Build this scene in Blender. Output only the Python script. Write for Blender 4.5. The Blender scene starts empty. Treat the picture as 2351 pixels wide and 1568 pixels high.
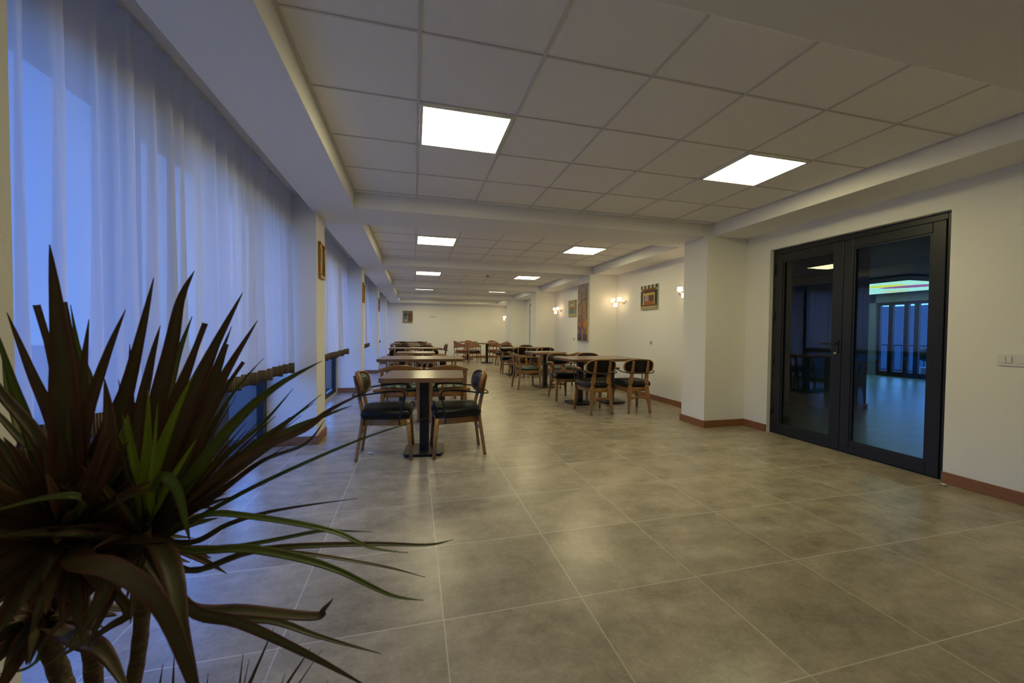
import bpy, math, random
from mathutils import Vector, Matrix
random.seed(7)
PI = math.pi
C = bpy.context.scene.collection
# ------------------------------------------------------------------ camera
FPX, WPX, HPX = 888.757, 2351.0, 1568.0
CAMZ = 1.16864
RR = ((0.96944288, -0.2451576, 0.00884623), (0.00265383, -0.02557769, -0.99966931), (0.2453028, 0.96914577, -0.0241455))
cam_d = bpy.data.cameras.new('camera')
cam = bpy.data.objects.new('camera', cam_d); C.objects.link(cam)
cam_d.sensor_fit = 'HORIZONTAL'; cam_d.sensor_width = 36.0
cam_d.lens = 36.0 * FPX / WPX
cam_d.dof.use_dof = True; cam_d.dof.focus_distance = 4.5; cam_d.dof.aperture_fstop = 4.0
cam_d.clip_start = 0.02; cam_d.clip_end = 500
rx, ry, rf = (Vector(r) for r in RR)
M = Matrix((rx, -ry, -rf)).transposed().to_4x4()
M.translation = Vector((0, 0, CAMZ))
cam.matrix_world = M
bpy.context.scene.camera = cam
# ------------------------------------------------------------------ world, exposure
vs = bpy.context.scene.view_settings
vs.view_transform = 'Standard'; vs.look = 'None'; vs.gamma = 1.0; vs.use_curve_mapping = False
vs.exposure = 0.96
SKY_STRENGTH = 2.5
PANEL = 11.0
world = bpy.data.worlds.new('dusk_sky'); bpy.context.scene.world = world
world.use_nodes = True
nt = world.node_tree; nt.nodes.clear()
wo = nt.nodes.new('ShaderNodeOutputWorld'); bg = nt.nodes.new('ShaderNodeBackground')
tc = nt.nodes.new('ShaderNodeTexCoord'); sx = nt.nodes.new('ShaderNodeSeparateXYZ')
rp = nt.nodes.new('ShaderNodeValToRGB')
nt.links.new(tc.outputs['Generated'], sx.inputs[0]); nt.links.new(sx.outputs['Z'], rp.inputs[0])
rp.color_ramp.elements[0].position = 0.0; rp.color_ramp.elements[0].color = (0.14, 0.35, 0.88, 1)
rp.color_ramp.elements[1].position = 0.7; rp.color_ramp.elements[1].color = (0.07, 0.20, 0.85, 1)
nt.links.new(rp.outputs[0], bg.inputs[0]); bg.inputs[1].default_value = SKY_STRENGTH
nt.links.new(bg.outputs[0], wo.inputs[0])

# ------------------------------------------------------------------ materials
def mat(name, color=(0.8, 0.8, 0.8), rough=0.5, metal=0.0, spec=0.5, noise=None, bump=None, emit=None, estr=0.0, coat=0.0):
    m = bpy.data.materials.new(name); m.use_nodes = True
    n = m.node_tree.nodes; l = m.node_tree.links; b = n['Principled BSDF']
    b.inputs['Base Color'].default_value = (*color, 1); b.inputs['Roughness'].default_value = rough
    b.inputs['Metallic'].default_value = metal; b.inputs['Specular IOR Level'].default_value = spec
    b.inputs['Coat Weight'].default_value = coat
    if noise or bump:
        tc = n.new('ShaderNodeTexCoord'); mp = n.new('ShaderNodeMapping'); nz = n.new('ShaderNodeTexNoise')
        l.new(tc.outputs['Object'], mp.inputs[0]); l.new(mp.outputs[0], nz.inputs[0])
    if noise:                        # (scale xyz, colour2, detail)
        mp.inputs['Scale'].default_value = noise[0]; nz.inputs['Scale'].default_value = 1.0
        nz.inputs['Detail'].default_value = noise[2]
        mx = n.new('ShaderNodeMix'); mx.data_type = 'RGBA'
        r = n.new('ShaderNodeValToRGB'); r.color_ramp.elements[0].position = 0.35; r.color_ramp.elements[1].position = 0.65
        l.new(nz.outputs[0], r.inputs[0]); l.new(r.outputs[0], mx.inputs[0])
        mx.inputs[6].default_value = (*color, 1); mx.inputs[7].default_value = (*noise[1], 1)
        l.new(mx.outputs[2], b.inputs['Base Color'])
    if bump:                         # (scale, strength)
        n2 = n.new('ShaderNodeTexNoise'); n2.inputs['Scale'].default_value = bump[0]; n2.inputs['Detail'].default_value = 4
        l.new(tc.outputs['Object'], n2.inputs[0])
        bp = n.new('ShaderNodeBump'); bp.inputs['Strength'].default_value = bump[1]; bp.inputs['Distance'].default_value = 0.01
        l.new(n2.outputs[0], bp.inputs['Height']); l.new(bp.outputs[0], b.inputs['Normal'])
    if emit:
        b.inputs['Emission Color'].default_value = (*emit, 1); b.inputs['Emission Strength'].default_value = estr
    return m

def tile_floor(name, fx, fy, dx, dy, cols, grout, gw, rough, tint=0.12):
    m = bpy.data.materials.new(name); m.use_nodes = True
    n = m.node_tree.nodes; l = m.node_tree.links; b = n['Principled BSDF']
    tc = n.new('ShaderNodeTexCoord'); sp = n.new('ShaderNodeSeparateXYZ'); l.new(tc.outputs['Object'], sp.inputs[0])
    def math_(op, a, bv=None, clamp=False):
        q = n.new('ShaderNodeMath'); q.operation = op; q.use_clamp = clamp
        for i, v in enumerate((a, bv)):
            if v is None: continue
            if isinstance(v, (int, float)): q.inputs[i].default_value = v
            else: l.new(v, q.inputs[i])
        return q.outputs[0]
    res = []; cells = []
    for out, o, d in ((sp.outputs['X'], fx, dx), (sp.outputs['Y'], fy, dy)):
        t = math_('DIVIDE', math_('SUBTRACT', out, o), d)
        fr = math_('FRACT', t); cells.append(math_('FLOOR', t))
        e = math_('MINIMUM', fr, math_('SUBTRACT', 1.0, fr))
        res.append(math_('MULTIPLY', e, d))
    edge = math_('MINIMUM', res[0], res[1])
    mask = math_('LESS_THAN', edge, gw / 2)
    cb = n.new('ShaderNodeCombineXYZ'); l.new(cells[0], cb.inputs[0]); l.new(cells[1], cb.inputs[1])
    wn = n.new('ShaderNodeTexWhiteNoise'); wn.noise_dimensions = '2D'; l.new(cb.outputs[0], wn.inputs['Vector'])
    off = n.new('ShaderNodeVectorMath'); off.operation = 'MULTIPLY_ADD'
    l.new(cb.outputs[0], off.inputs[0]); off.inputs[1].default_value = (3.7, 5.1, 0); l.new(tc.outputs['Object'], off.inputs[2])
    mp = n.new('ShaderNodeMapping'); mp.inputs['Scale'].default_value = (2.2, 4.5, 1); l.new(off.outputs[0], mp.inputs[0])
    nz = n.new('ShaderNodeTexNoise'); nz.inputs['Scale'].default_value = 1.0; nz.inputs['Detail'].default_value = 9; nz.inputs['Roughness'].default_value = 0.62
    l.new(mp.outputs[0], nz.inputs[0])
    n2 = n.new('ShaderNodeTexNoise'); n2.inputs['Scale'].default_value = 55; n2.inputs['Detail'].default_value = 8; n2.inputs['Roughness'].default_value = 0.75; l.new(off.outputs[0], n2.inputs[0])
    n3 = n.new('ShaderNodeTexNoise'); n3.inputs['Scale'].default_value = 9; n3.inputs['Detail'].default_value = 6; n3.inputs['Roughness'].default_value = 0.7
    l.new(off.outputs[0], n3.inputs[0])
    mixv = math_('ADD', math_('MULTIPLY', nz.outputs[0], 0.45), math_('ADD', math_('MULTIPLY', n2.outputs[0], 0.25), math_('MULTIPLY', n3.outputs[0], 0.30)))
    mr = n.new('ShaderNodeMapRange'); mr.inputs[1].default_value = 0.34; mr.inputs[2].default_value = 0.66; l.new(mixv, mr.inputs[0])
    rp = n.new('ShaderNodeMix'); rp.data_type = 'RGBA'; rp.inputs[6].default_value = (*cols[0], 1); rp.inputs[7].default_value = (*cols[2], 1)
    l.new(mr.outputs[0], rp.inputs[0])
    br = math_('ADD', 1.0 - tint / 2, math_('MULTIPLY', wn.outputs[0], tint))
    mul = n.new('ShaderNodeMix'); mul.data_type = 'RGBA'; mul.blend_type = 'MULTIPLY'; mul.inputs[0].default_value = 1
    l.new(rp.outputs[2], mul.inputs[6]); cc = n.new('ShaderNodeCombineColor')
    for i in range(3): l.new(br, cc.inputs[i])
    l.new(cc.outputs[0], mul.inputs[7])
    fin = n.new('ShaderNodeMix'); fin.data_type = 'RGBA'; l.new(mask, fin.inputs[0]); l.new(mul.outputs[2], fin.inputs[6])
    fin.inputs[7].default_value = (*grout, 1); l.new(fin.outputs[2], b.inputs['Base Color'])
    b.inputs['Roughness'].default_value = rough
    bp = n.new('ShaderNodeBump'); bp.inputs['Strength'].default_value = 0.12; bp.inputs['Distance'].default_value = 0.004
    h = math_('SUBTRACT', n2.outputs[0], math_('MULTIPLY', mask, 0.6)); l.new(h, bp.inputs['Height']); l.new(bp.outputs[0], b.inputs['Normal'])
    return m

def attr_mat(name, rough=0.7, emit=0.0):
    m = bpy.data.materials.new(name); m.use_nodes = True
    n = m.node_tree.nodes; l = m.node_tree.links; b = n['Principled BSDF']
    a = n.new('ShaderNodeAttribute'); a.attribute_name = 'paint'
    b.inputs['Roughness'].default_value = rough
    l.new(a.outputs['Color'], b.inputs['Base Color'])
    if emit:
        l.new(a.outputs['Color'], b.inputs['Emission Color']); b.inputs['Emission Strength'].default_value = emit
    return m

def glass_mat(name, tint=(1, 1, 1), ior=1.5, rough=0.0):
    m = bpy.data.materials.new(name); m.use_nodes = True
    n = m.node_tree.nodes; l = m.node_tree.links; n.clear()
    o = n.new('ShaderNodeOutputMaterial'); t = n.new('ShaderNodeBsdfTransparent'); g = n.new('ShaderNodeBsdfGlossy')
    mx = n.new('ShaderNodeMixShader'); f = n.new('ShaderNodeFresnel'); f.inputs[0].default_value = ior
    t.inputs[0].default_value = (*tint, 1); g.inputs['Roughness'].default_value = rough
    ge = n.new('ShaderNodeNewGeometry'); sb = n.new('ShaderNodeMath'); sb.operation = 'SUBTRACT'; sb.inputs[0].default_value = 1.0
    l.new(ge.outputs['Backfacing'], sb.inputs[1]); ml = n.new('ShaderNodeMath'); ml.operation = 'MULTIPLY'
    l.new(f.outputs[0], ml.inputs[0]); l.new(sb.outputs[0], ml.inputs[1])     # reflect once, at the outer face the ray meets
    l.new(ml.outputs[0], mx.inputs[0]); l.new(t.outputs[0], mx.inputs[1]); l.new(g.outputs[0], mx.inputs[2]); l.new(mx.outputs[0], o.inputs[0])
    return m

def sheer_mat(name):
    m = bpy.data.materials.new(name); m.use_nodes = True
    n = m.node_tree.nodes; l = m.node_tree.links; n.clear()
    o = n.new('ShaderNodeOutputMaterial'); t = n.new('ShaderNodeBsdfTransparent'); tr = n.new('ShaderNodeBsdfTranslucent'); d = n.new('ShaderNodeBsdfDiffuse')
    m1 = n.new('ShaderNodeMixShader'); m2 = n.new('ShaderNodeMixShader')
    tr.inputs[0].default_value = (0.9, 0.9, 0.93, 1); d.inputs[0].default_value = (0.86, 0.86, 0.88, 1)
    m1.inputs[0].default_value = 0.60
    l.new(tr.outputs[0], m1.inputs[1]); l.new(d.outputs[0], m1.inputs[2])
    # open weave: the longer the path through the thread layer, the less passes straight through
    lw = n.new('ShaderNodeLayerWeight'); lw.inputs[0].default_value = 0.5
    def mth(op, a, b_):
        q = n.new('ShaderNodeMath'); q.operation = op
        for i, v in enumerate((a, b_)):
            if isinstance(v, (int, float)): q.inputs[i].default_value = v
            else: l.new(v, q.inputs[i])
        return q.outputs[0]
    c = mth('MAXIMUM', mth('SUBTRACT', 1.0, lw.outputs['Facing']), 0.36)
    op = mth('SUBTRACT', 1.0, mth('POWER', 0.085, mth('DIVIDE', 1.0, c)))
    l.new(op, m2.inputs[0]); l.new(t.outputs[0], m2.inputs[1]); l.new(m1.outputs[0], m2.inputs[2]); l.new(m2.outputs[0], o.inputs[0])
    return m

def fringe_mat(name):
    m = bpy.data.materials.new(name); m.use_nodes = True
    n = m.node_tree.nodes; l = m.node_tree.links; b = n['Principled BSDF']
    uv = n.new('ShaderNodeUVMap'); uv.uv_map = 'UVMap'; w = n.new('ShaderNodeTexWave'); w.wave_type = 'BANDS'; w.bands_direction = 'X'
    w.inputs['Scale'].default_value = 34; w.inputs['Distortion'].default_value = 1.0; w.inputs['Detail'].default_value = 1
    l.new(uv.outputs[0], w.inputs[0]); r = n.new('ShaderNodeValToRGB')
    r.color_ramp.elements[0].position = 0.5; r.color_ramp.elements[0].color = (0.03, 0.02, 0.018, 1)
    r.color_ramp.elements[1].position = 0.95; r.color_ramp.elements[1].color = (0.24, 0.17, 0.10, 1)
    l.new(w.outputs[0], r.inputs[0]); l.new(r.outputs[0], b.inputs['Base Color']); b.inputs['Roughness'].default_value = 0.8
    bp = n.new('ShaderNodeBump'); bp.inputs['Strength'].default_value = 0.6; bp.inputs['Distance'].default_value = 0.004
    l.new(w.outputs[0], bp.inputs['Height']); l.new(bp.outputs[0], b.inputs['Normal'])
    return m

WALL = mat('wall_paint', (0.86, 0.85, 0.82), 0.75, spec=0.25, bump=(160, 0.05))
SOFFIT = mat('soffit_paint', (0.86, 0.85, 0.82), 0.8, spec=0.2)
CTILE = mat('ceiling_tile', (0.90, 0.88, 0.84), 0.9, spec=0.1, bump=(220, 0.15))
TBAR = mat('tbar_metal', (0.66, 0.64, 0.60), 0.5)
FLOORM = tile_floor('porcelain_tile', 0.1194, 1.0063, 0.6, 0.5529, ((0.175, 0.148, 0.108), (0.35, 0.30, 0.225), (0.52, 0.45, 0.345)), (0.56, 0.51, 0.42), 0.0048, 0.27)
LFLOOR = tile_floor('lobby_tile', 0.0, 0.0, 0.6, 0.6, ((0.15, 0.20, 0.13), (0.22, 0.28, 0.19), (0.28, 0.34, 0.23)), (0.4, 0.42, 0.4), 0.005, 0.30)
BASEM = mat('skirting_wood', (0.24, 0.10, 0.04), 0.45, noise=((6, 6, 60), (0.29, 0.125, 0.05), 3))
ANTH = mat('anthracite_aluminium', (0.014, 0.015, 0.016), 0.38, spec=0.4)
DARKGAP = mat('black_rubber', (0.01, 0.01, 0.01), 0.7)
STEEL = mat('brushed_steel', (0.55, 0.55, 0.53), 0.3, metal=1.0)
CHROME = mat('chrome', (0.75, 0.73, 0.68), 0.12, metal=1.0)
BLACKM = mat('black_powder_coat', (0.012, 0.012, 0.013), 0.42)
WOOD = mat('beech_wood', (0.36, 0.185, 0.056), 0.38, noise=((14, 14, 3), (0.27, 0.13, 0.038), 5))
WOODD = mat('warm_wood_rail', (0.29, 0.14, 0.042), 0.38, noise=((5, 30, 30), (0.21, 0.093, 0.028), 5))
TOPM = mat('walnut_laminate', (0.215, 0.125, 0.068), 0.22, noise=((2.5, 40, 20), (0.155, 0.085, 0.045), 6), spec=0.6)
LEATHER = mat('black_leather', (0.006, 0.0065, 0.008), 0.33, bump=(180, 0.15), spec=0.28)
GREENL = mat('green_leather', (0.008, 0.042, 0.037), 0.32, bump=(180, 0.2), spec=0.5)
CANE = mat('brown_leather', (0.36, 0.17, 0.09), 0.5, bump=(120, 0.4))
REDSEAT = mat('chestnut_leather', (0.26, 0.085, 0.05), 0.45, bump=(120, 0.3))
SHEER = sheer_mat('sheer_voile')
FRINGE = fringe_mat('bead_fringe')
GLASS = glass_mat('window_glass', (0.80, 0.86, 0.90), 1.5)
LGLASS = glass_mat('tinted_glass', (0.85, 0.88, 0.9), 1.5)
DGLASS = glass_mat('door_glass', (0.78, 0.88, 0.86), 1.72)
WHITEP = mat('white_plastic', (0.75, 0.75, 0.72), 0.35)
GREYP = mat('grey_plastic', (0.25, 0.25, 0.25), 0.4)
PANELM = mat('led_diffuser', (0.9, 0.9, 0.9), 0.5, emit=(0.99, 0.875, 0.46), estr=PANEL)
BULB = mat('opal_glass', (0.95, 0.93, 0.88), 0.3, emit=(1.0, 0.72, 0.40), estr=4.2)
GOLD = mat('gilded_wood', (0.42, 0.22, 0.05), 0.35, metal=0.6, bump=(60, 0.9))
PAINT = attr_mat('painted_canvas', 0.6)
CANVASM = mat('canvas_edge', (0.55, 0.52, 0.42), 0.8)
LITPANEL = attr_mat('backlit_film', 0.5, emit=0.6)
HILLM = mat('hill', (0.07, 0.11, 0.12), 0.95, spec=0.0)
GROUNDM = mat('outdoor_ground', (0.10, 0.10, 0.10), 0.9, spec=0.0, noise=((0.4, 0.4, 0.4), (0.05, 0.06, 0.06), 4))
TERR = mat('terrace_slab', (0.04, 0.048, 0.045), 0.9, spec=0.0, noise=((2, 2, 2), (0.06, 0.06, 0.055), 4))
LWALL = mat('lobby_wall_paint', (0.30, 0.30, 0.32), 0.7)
BUSH = mat('box_leaves', (0.02, 0.045, 0.015), 0.7, bump=(40, 1.0))
PAPER = mat('paper', (0.8, 0.8, 0.78), 0.8)
POT = mat('ceramic_pot', (0.55, 0.5, 0.42), 0.4)
SOIL = mat('potting_soil', (0.03, 0.02, 0.014), 0.95, bump=(60, 1.0))

# ------------------------------------------------------------------ mesh builder
class MB:
    def __init__(s): s.v = []; s.f = []; s.uv = {}; s.sm = []
    def box(s, x0, y0, z0, x1, y1, z1):
        b = len(s.v)
        s.v += [(x0, y0, z0), (x1, y0, z0), (x1, y1, z0), (x0, y1, z0), (x0, y0, z1), (x1, y0, z1), (x1, y1, z1), (x0, y1, z1)]
        for f in ((0, 3, 2, 1), (4, 5, 6, 7), (0, 1, 5, 4), (1, 2, 6, 5), (2, 3, 7, 6), (3, 0, 4, 7)):
            s.f.append(tuple(b + i for i in f)); s.sm.append(False)
        return s
    def rings(s, rings, cap=True, closed=False, smooth=True):
        b = len(s.v); n = len(rings[0]); m = len(rings)
        for r in rings: s.v += [tuple(p) for p in r]
        for i in range(m if closed else m - 1):
            for j in range(n):
                a0 = b + i * n + j; a1 = b + i * n + (j + 1) % n; c = ((i + 1) % m) * n
                s.f.append((a0, a1, b + c + (j + 1) % n, b + c + j)); s.sm.append(smooth)
        if cap and not closed:
            s.f.append(tuple(b + j for j in reversed(range(n)))); s.sm.append(False)
            s.f.append(tuple(b + (m - 1) * n + j for j in range(n))); s.sm.append(False)
        return s
    def sweep(s, path, w, h=None, n=8, up=(0, 0, 1), power=2.0, closed=False, smooth=True):
        # w,h: half sizes (number or list); superellipse section; h along 'up'
        P = [Vector(p) for p in path]; m = len(P); rings = []
        for i, p in enumerate(P):
            if closed: t = P[(i + 1) % m] - P[i - 1]
            else: t = P[min(i + 1, m - 1)] - P[max(i - 1, 0)]
            t.normalize(); u = Vector(up)
            if abs(t.dot(u)) > 0.97: u = Vector((1, 0, 0)) if abs(t.x) < 0.9 else Vector((0, 1, 0))
            a = t.cross(u); a.normalize(); u = a.cross(t); u.normalize()
            wi = w[i] if isinstance(w, (list, tuple)) else w
            hi = wi if h is None else (h[i] if isinstance(h, (list, tuple)) else h)
            ring = []
            for k in range(n):
                th = 2 * PI * (k + 0.5) / n; c, q = math.cos(th), math.sin(th)
                e = 2.0 / power
                ring.append(p + a * (wi * math.copysign(abs(c) ** e, c)) + u * (hi * math.copysign(abs(q) ** e, q)))
            rings.append(ring)
        return s.rings(rings, closed=closed, smooth=smooth)
    def bar(s, path, w, h, up=(0, 0, 1), closed=False):      # rectangular section, softened
        return s.sweep(path, w, h, n=12, up=up, power=5.0, closed=closed)
    def lathe(s, prof, cx=0, cy=0, n=24):
        rings = [[(cx + r * math.cos(2 * PI * k / n), cy + r * math.sin(2 * PI * k / n), z) for k in range(n)] for r, z in prof]
        return s.rings(rings)
    def grid(s, fn, nu, nv, smooth=True):
        b = len(s.v)
        for i in range(nu + 1):
            for j in range(nv + 1): s.v.append(tuple(fn(i / nu, j / nv)))
        for i in range(nu):
            for j in range(nv):
                a = b + i * (nv + 1) + j
                s.f.append((a, a + nv + 1, a + nv + 2, a + 1)); s.sm.append(smooth)
        return s
    def prism(s, pts, z0, z1):                                # convex polygon in xy
        b = len(s.v); n = len(pts)
        s.v += [(x, y, z0) for x, y in pts] + [(x, y, z1) for x, y in pts]
        s.f.append(tuple(b + i for i in reversed(range(n)))); s.f.append(tuple(b + n + i for i in range(n))); s.sm += [False, False]
        for i in range(n): s.f.append((b + i, b + (i + 1) % n, b + n + (i + 1) % n, b + n + i)); s.sm.append(False)
        return s
    def build(s, name, m, parent=None, bevel=0, solid=0, label=None):
        me = bpy.data.meshes.new(name); me.from_pydata(s.v, [], s.f); me.materials.append(m)
        me.polygons.foreach_set('use_smooth', s.sm); me.update()
        o = bpy.data.objects.new(name, me); C.objects.link(o)
        if parent: o.parent = parent
        if solid:
            q = o.modifiers.new('solid', 'SOLIDIFY'); q.thickness = solid; q.offset = 0
        if bevel:
            q = o.modifiers.new('bevel', 'BEVEL'); q.width = bevel; q.segments = 2; q.limit_method = 'ANGLE'; q.angle_limit = 0.6
        if label: o['label'] = label
        return o

def tag(o, label, cat, group=None, kind=None):
    o['label'] = label; o['category'] = cat
    if group: o['group'] = group
    if kind: o['kind'] = kind
    return o
def empty(name, loc=(0, 0, 0), rz=0.0):
    o = bpy.data.objects.new(name, None); C.objects.link(o); o.location = loc; o.rotation_euler = (0, 0, rz); o.empty_display_size = 0.1
    return o
def struct(o): o['kind'] = 'structure'; return o
def copy_tree(o, parent=None):
    c = o.copy(); C.objects.link(c); c.parent = parent
    for ch in list(o.children): copy_tree(ch, c)
    return c
def smoothpath(P, k=6):
    P = [Vector(p) for p in P]; out = []
    for i in range(len(P) - 1):
        p0 = P[max(i - 1, 0)]; p1 = P[i]; p2 = P[i + 1]; p3 = P[min(i + 2, len(P) - 1)]
        for j in range(k):
            t = j / k
            out.append(0.5 * ((2 * p1) + (p2 - p0) * t + (2 * p0 - 5 * p1 + 4 * p2 - p3) * t * t + (3 * p1 - p0 - 3 * p2 + p3) * t ** 3))
    out.append(P[-1]); return out
def lerp(a, b, t): return a + (b - a) * t

# ------------------------------------------------------------------ structure
ZS, ZC = 2.376, 2.534          # soffit underside, recessed tile plane
XL, XCL, XR = -1.42, -0.965, 4.10
YB, YF = -2.6, 17.4
COLS = [(0.80, 1.238), (4.32, 4.70), (7.85, 8.23), (11.30, 11.68), (14.50, 14.88)]
BEAMS = [(0.62, 1.27), (4.10, 4.715), (7.46, 8.10), (10.90, 11.50), (14.05, 14.70), (16.85, 17.4)]
CX0, CX1 = -0.575, 3.60

m = MB().box(-1.6, YB, -0.15, 4.3, YF + 0.2, 0.0)
struct(m.build('floor', FLOORM))
m = MB().box(-1.6, YB, ZC, 4.3, YF + 0.2, ZC + 0.2)
struct(m.build('ceiling', CTILE))
# plaster soffits and beams framing the recessed tile fields
m = MB(); m.box(-1.0, YB, ZS, CX0, YF, ZC + 0.05); struct(m.build('trim_1', SOFFIT, bevel=0.004))
m = MB(); m.box(CX1, YB, ZS, XR + 0.1, YF, ZC + 0.05); struct(m.build('trim_2', SOFFIT, bevel=0.004))
for i, (a, b) in enumerate(BEAMS):
    m = MB(); m.box(CX0, a, ZS, CX1, b, ZC + 0.05); struct(m.build('trim_%d' % (i + 3), SOFFIT, bevel=0.004))
m = MB(); m.box(CX0, YB, ZS, CX1, -1.7, ZC + 0.05); struct(m.build('trim_9', SOFFIT))

# ceiling grid (exposed bars), one piece per recess
FIELDS = [(-1.7, 0.62, -0.34), (1.27, 4.10, 1.848), (4.715, 7.46, 5.135), (8.10, 10.90, 8.47), (11.50, 14.05, 11.85), (14.70, 16.85, 15.0)]
GX = [-0.579 + 0.6 * i for i in range(0, 7)]
LIGHTY = {}
for k, (a, b, y0) in enumerate(FIELDS):
    g = MB(); zb = ZC - 0.006
    for x in GX[1:]: g.box(x - 0.0075, a, zb, x + 0.0075, b, ZC)
    y = y0 - 0.5464 * 6
    ys = []
    while y < b:
        if y > a + 0.03: ys.append(y)
        y += 0.5464
    for y in ys:
        xs = [CX0] + GX[1:] + [CX1]
        for q in range(len(xs) - 1): g.box(xs[q] + 0.010, y - 0.0055, zb + 0.001, xs[q + 1] - 0.010, y + 0.0055, ZC)
    g.box(CX0, a, ZC - 0.008, CX0 + 0.02, b, ZC); g.box(CX1 - 0.02, a, ZC - 0.008, CX1, b, ZC)
    struct(g.build('trim_%d' % (k + 10), TBAR))
    LIGHTY[k] = (y0 + 0.5464, y0 + 2 * 0.5464)

# LED panels
def led_panel():
    root = empty('ceiling_light')
    w, d = 0.30 - 0.012, 0.2732 - 0.012
    f = MB()
    for x0, y0, x1, y1 in ((-w, -d, w, -d + 0.018), (-w, d - 0.018, w, d), (-w, -d + 0.018, -w + 0.018, d - 0.018), (w - 0.018, -d + 0.018, w, d - 0.018)):
        f.box(x0, y0, 0, x1, y1, 0.012)
    f.build('light_frame', WHITEP, root)
    MB().box(-w + 0.018, -d + 0.018, 0.003, w - 0.018, d - 0.018, 0.010).build('diffuser', PANELM, root)
    return root
LP = [(1, 0.321, 'large square LED ceiling panel at top centre-left of the photo, nearest row'), (1, 2.721, 'square LED ceiling panel seen at a slant above the glass door side, nearest row'),
      (2, 0.321, 'left LED ceiling panel in the second recess, above the window-side tables'), (2, 2.721, 'right LED ceiling panel in the second recess, ahead of the pillar by the sconces'),
      (3, 0.321, 'left LED ceiling panel in the third recess, level with the smoke detector'), (3, 2.721, 'right LED ceiling panel in the third recess, near the tall canvas'),
      (4, 0.321, 'left LED ceiling panel in the fourth recess, seen as a thin line'), (4, 2.721, 'right LED ceiling panel in the fourth recess, seen as a thin line'),
      (5, 0.321, 'left LED ceiling panel in the farthest recess before the end wall'), (5, 2.721, 'right LED ceiling panel in the farthest recess before the end wall')]
lp0 = led_panel()
for i, (k, x, lab) in enumerate(LP):
    o = lp0 if i == 0 else copy_tree(lp0)
    ya, yb = LIGHTY[k]; o.location = (x, (ya + yb) / 2, ZC - 0.0135)
    tag(o, lab, 'ceiling light', 'square LED ceiling panels')

# left wall: columns, lintel above windows, curtain pocket
m = MB()
for a, b in COLS: m.box(-1.49, a, 0, XCL, b, ZS)
m.box(-1.49, YB, 0, XCL, COLS[0][0], ZS)
edges = [COLS[0][1]] + [v for c in COLS[1:] for v in c] + [YF]
m.box(-1.6, YB, 2.30, XL - 0.005, YF, ZC)
for a, b in COLS: m.box(XL - 0.005, a, ZS, -1.0, b, ZC)
struct(m.build('wall_left', WALL))
struct(MB().box(-1.6, YF, 0, XR + 0.2, YF + 0.2, ZC).build('wall_far', WALL))
struct(MB().box(-1.6, YB - 0.2, 0, XR + 0.2, YB, ZC).build('wall_back', WALL))
# right wall with door opening, pillars
DY0, DY1, DZ = 2.13, 3.73, 2.168
PIL = [(4.06, 4.48), (7.34, 7.95), (10.98, 11.45), (14.0, 14.65)]
m = MB()
m.box(XR, YB, 0, XR + 0.2, DY0, ZC); m.box(XR, DY1, 0, XR + 0.2, YF, ZC); m.box(XR, DY0, DZ, XR + 0.2, DY1, ZC)
struct(m.build('wall_right', WALL))
for a, b in PIL: struct(MB().box(3.50, a, 0, XR, b, ZS).build('wall_right', WALL))

# skirtings
BH, BT = 0.088, 0.016
def skirt(name, runs):
    m = MB()
    for x0, y0, x1, y1 in runs: m.box(min(x0, x1), min(y0, y1), 0, max(x0, x1), max(y0, y1), BH)
    struct(m.build(name, BASEM, bevel=0.002))
runs = []
for i, (a, b) in enumerate(COLS):
    if i: runs.append((XL + 0.03, a - BT, XCL + BT, a))
    runs.append((XCL, a if i else YB, XCL + BT, b)); runs.append((XL + 0.03, b, XCL + BT, b + BT))
skirt('baseboard_left', runs)
runs = [(XR - BT, YB, XR, DY0), (XR - BT, DY1, XR, PIL[0][0])]
for i, (a, b) in enumerate(PIL):
    nx = PIL[i + 1][0] if i < 3 else YF
    runs += [(3.5 - BT, a - BT, XR - BT, a), (3.5 - BT, a, 3.5, b), (3.5 - BT, b, XR - BT, b + BT), (XR - BT, b + BT, XR, (nx - BT) if i < 3 else nx)]
skirt('baseboard_right', [r for r in runs])
skirt('baseboard_far', [(XCL, YF - BT, XR - BT, YF)])

# windows: one per bay, full height anthracite frames
def window(idx, y0, y1):
    root = struct(empty('window_%d' % idx, (XL, y0, 0)))
    L = y1 - y0
    m = MB(); x0, x1 = -0.06, 0.0
    if idx == 1: posts = [(0, 0.07), (1.042, 1.282), (2.042, 2.272), (L - 0.10, L)]
    else: posts = [(0, 0.08), (L * 0.345, L * 0.345 + 0.22), (L * 0.66, L * 0.66 + 0.22), (L - 0.10, L)]
    for a, b in posts: m.box(x0, a, 0.10, x1, b, 2.24)
    m.box(x0, 0, 0.0, x1, L, 0.10); m.box(x0, 0, 2.24, x1, L, 2.32)
    m.build('window_frame', ANTH, root, bevel=0.003)
    for (a, b), (c, d) in zip(posts[:-1], posts[1:]):
        MB().box(-0.035, b - 0.005, 0.095, -0.028, c + 0.005, 2.245).build('window_pane', GLASS, root)
    MB().box(0.0, 0.0, 0.0, 0.035, L, 0.022).build('window_sill', mat('stone_sill', (0.62, 0.55, 0.42), 0.4) if idx == 1 else bpy.data.materials['stone_sill'], root)
BAYS = [(COLS[i][1], COLS[i + 1][0]) for i in range(4)] + [(COLS[4][1], YF)]
for i, (a, b) in enumerate(BAYS):
    window(i + 1, a, b)

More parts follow.
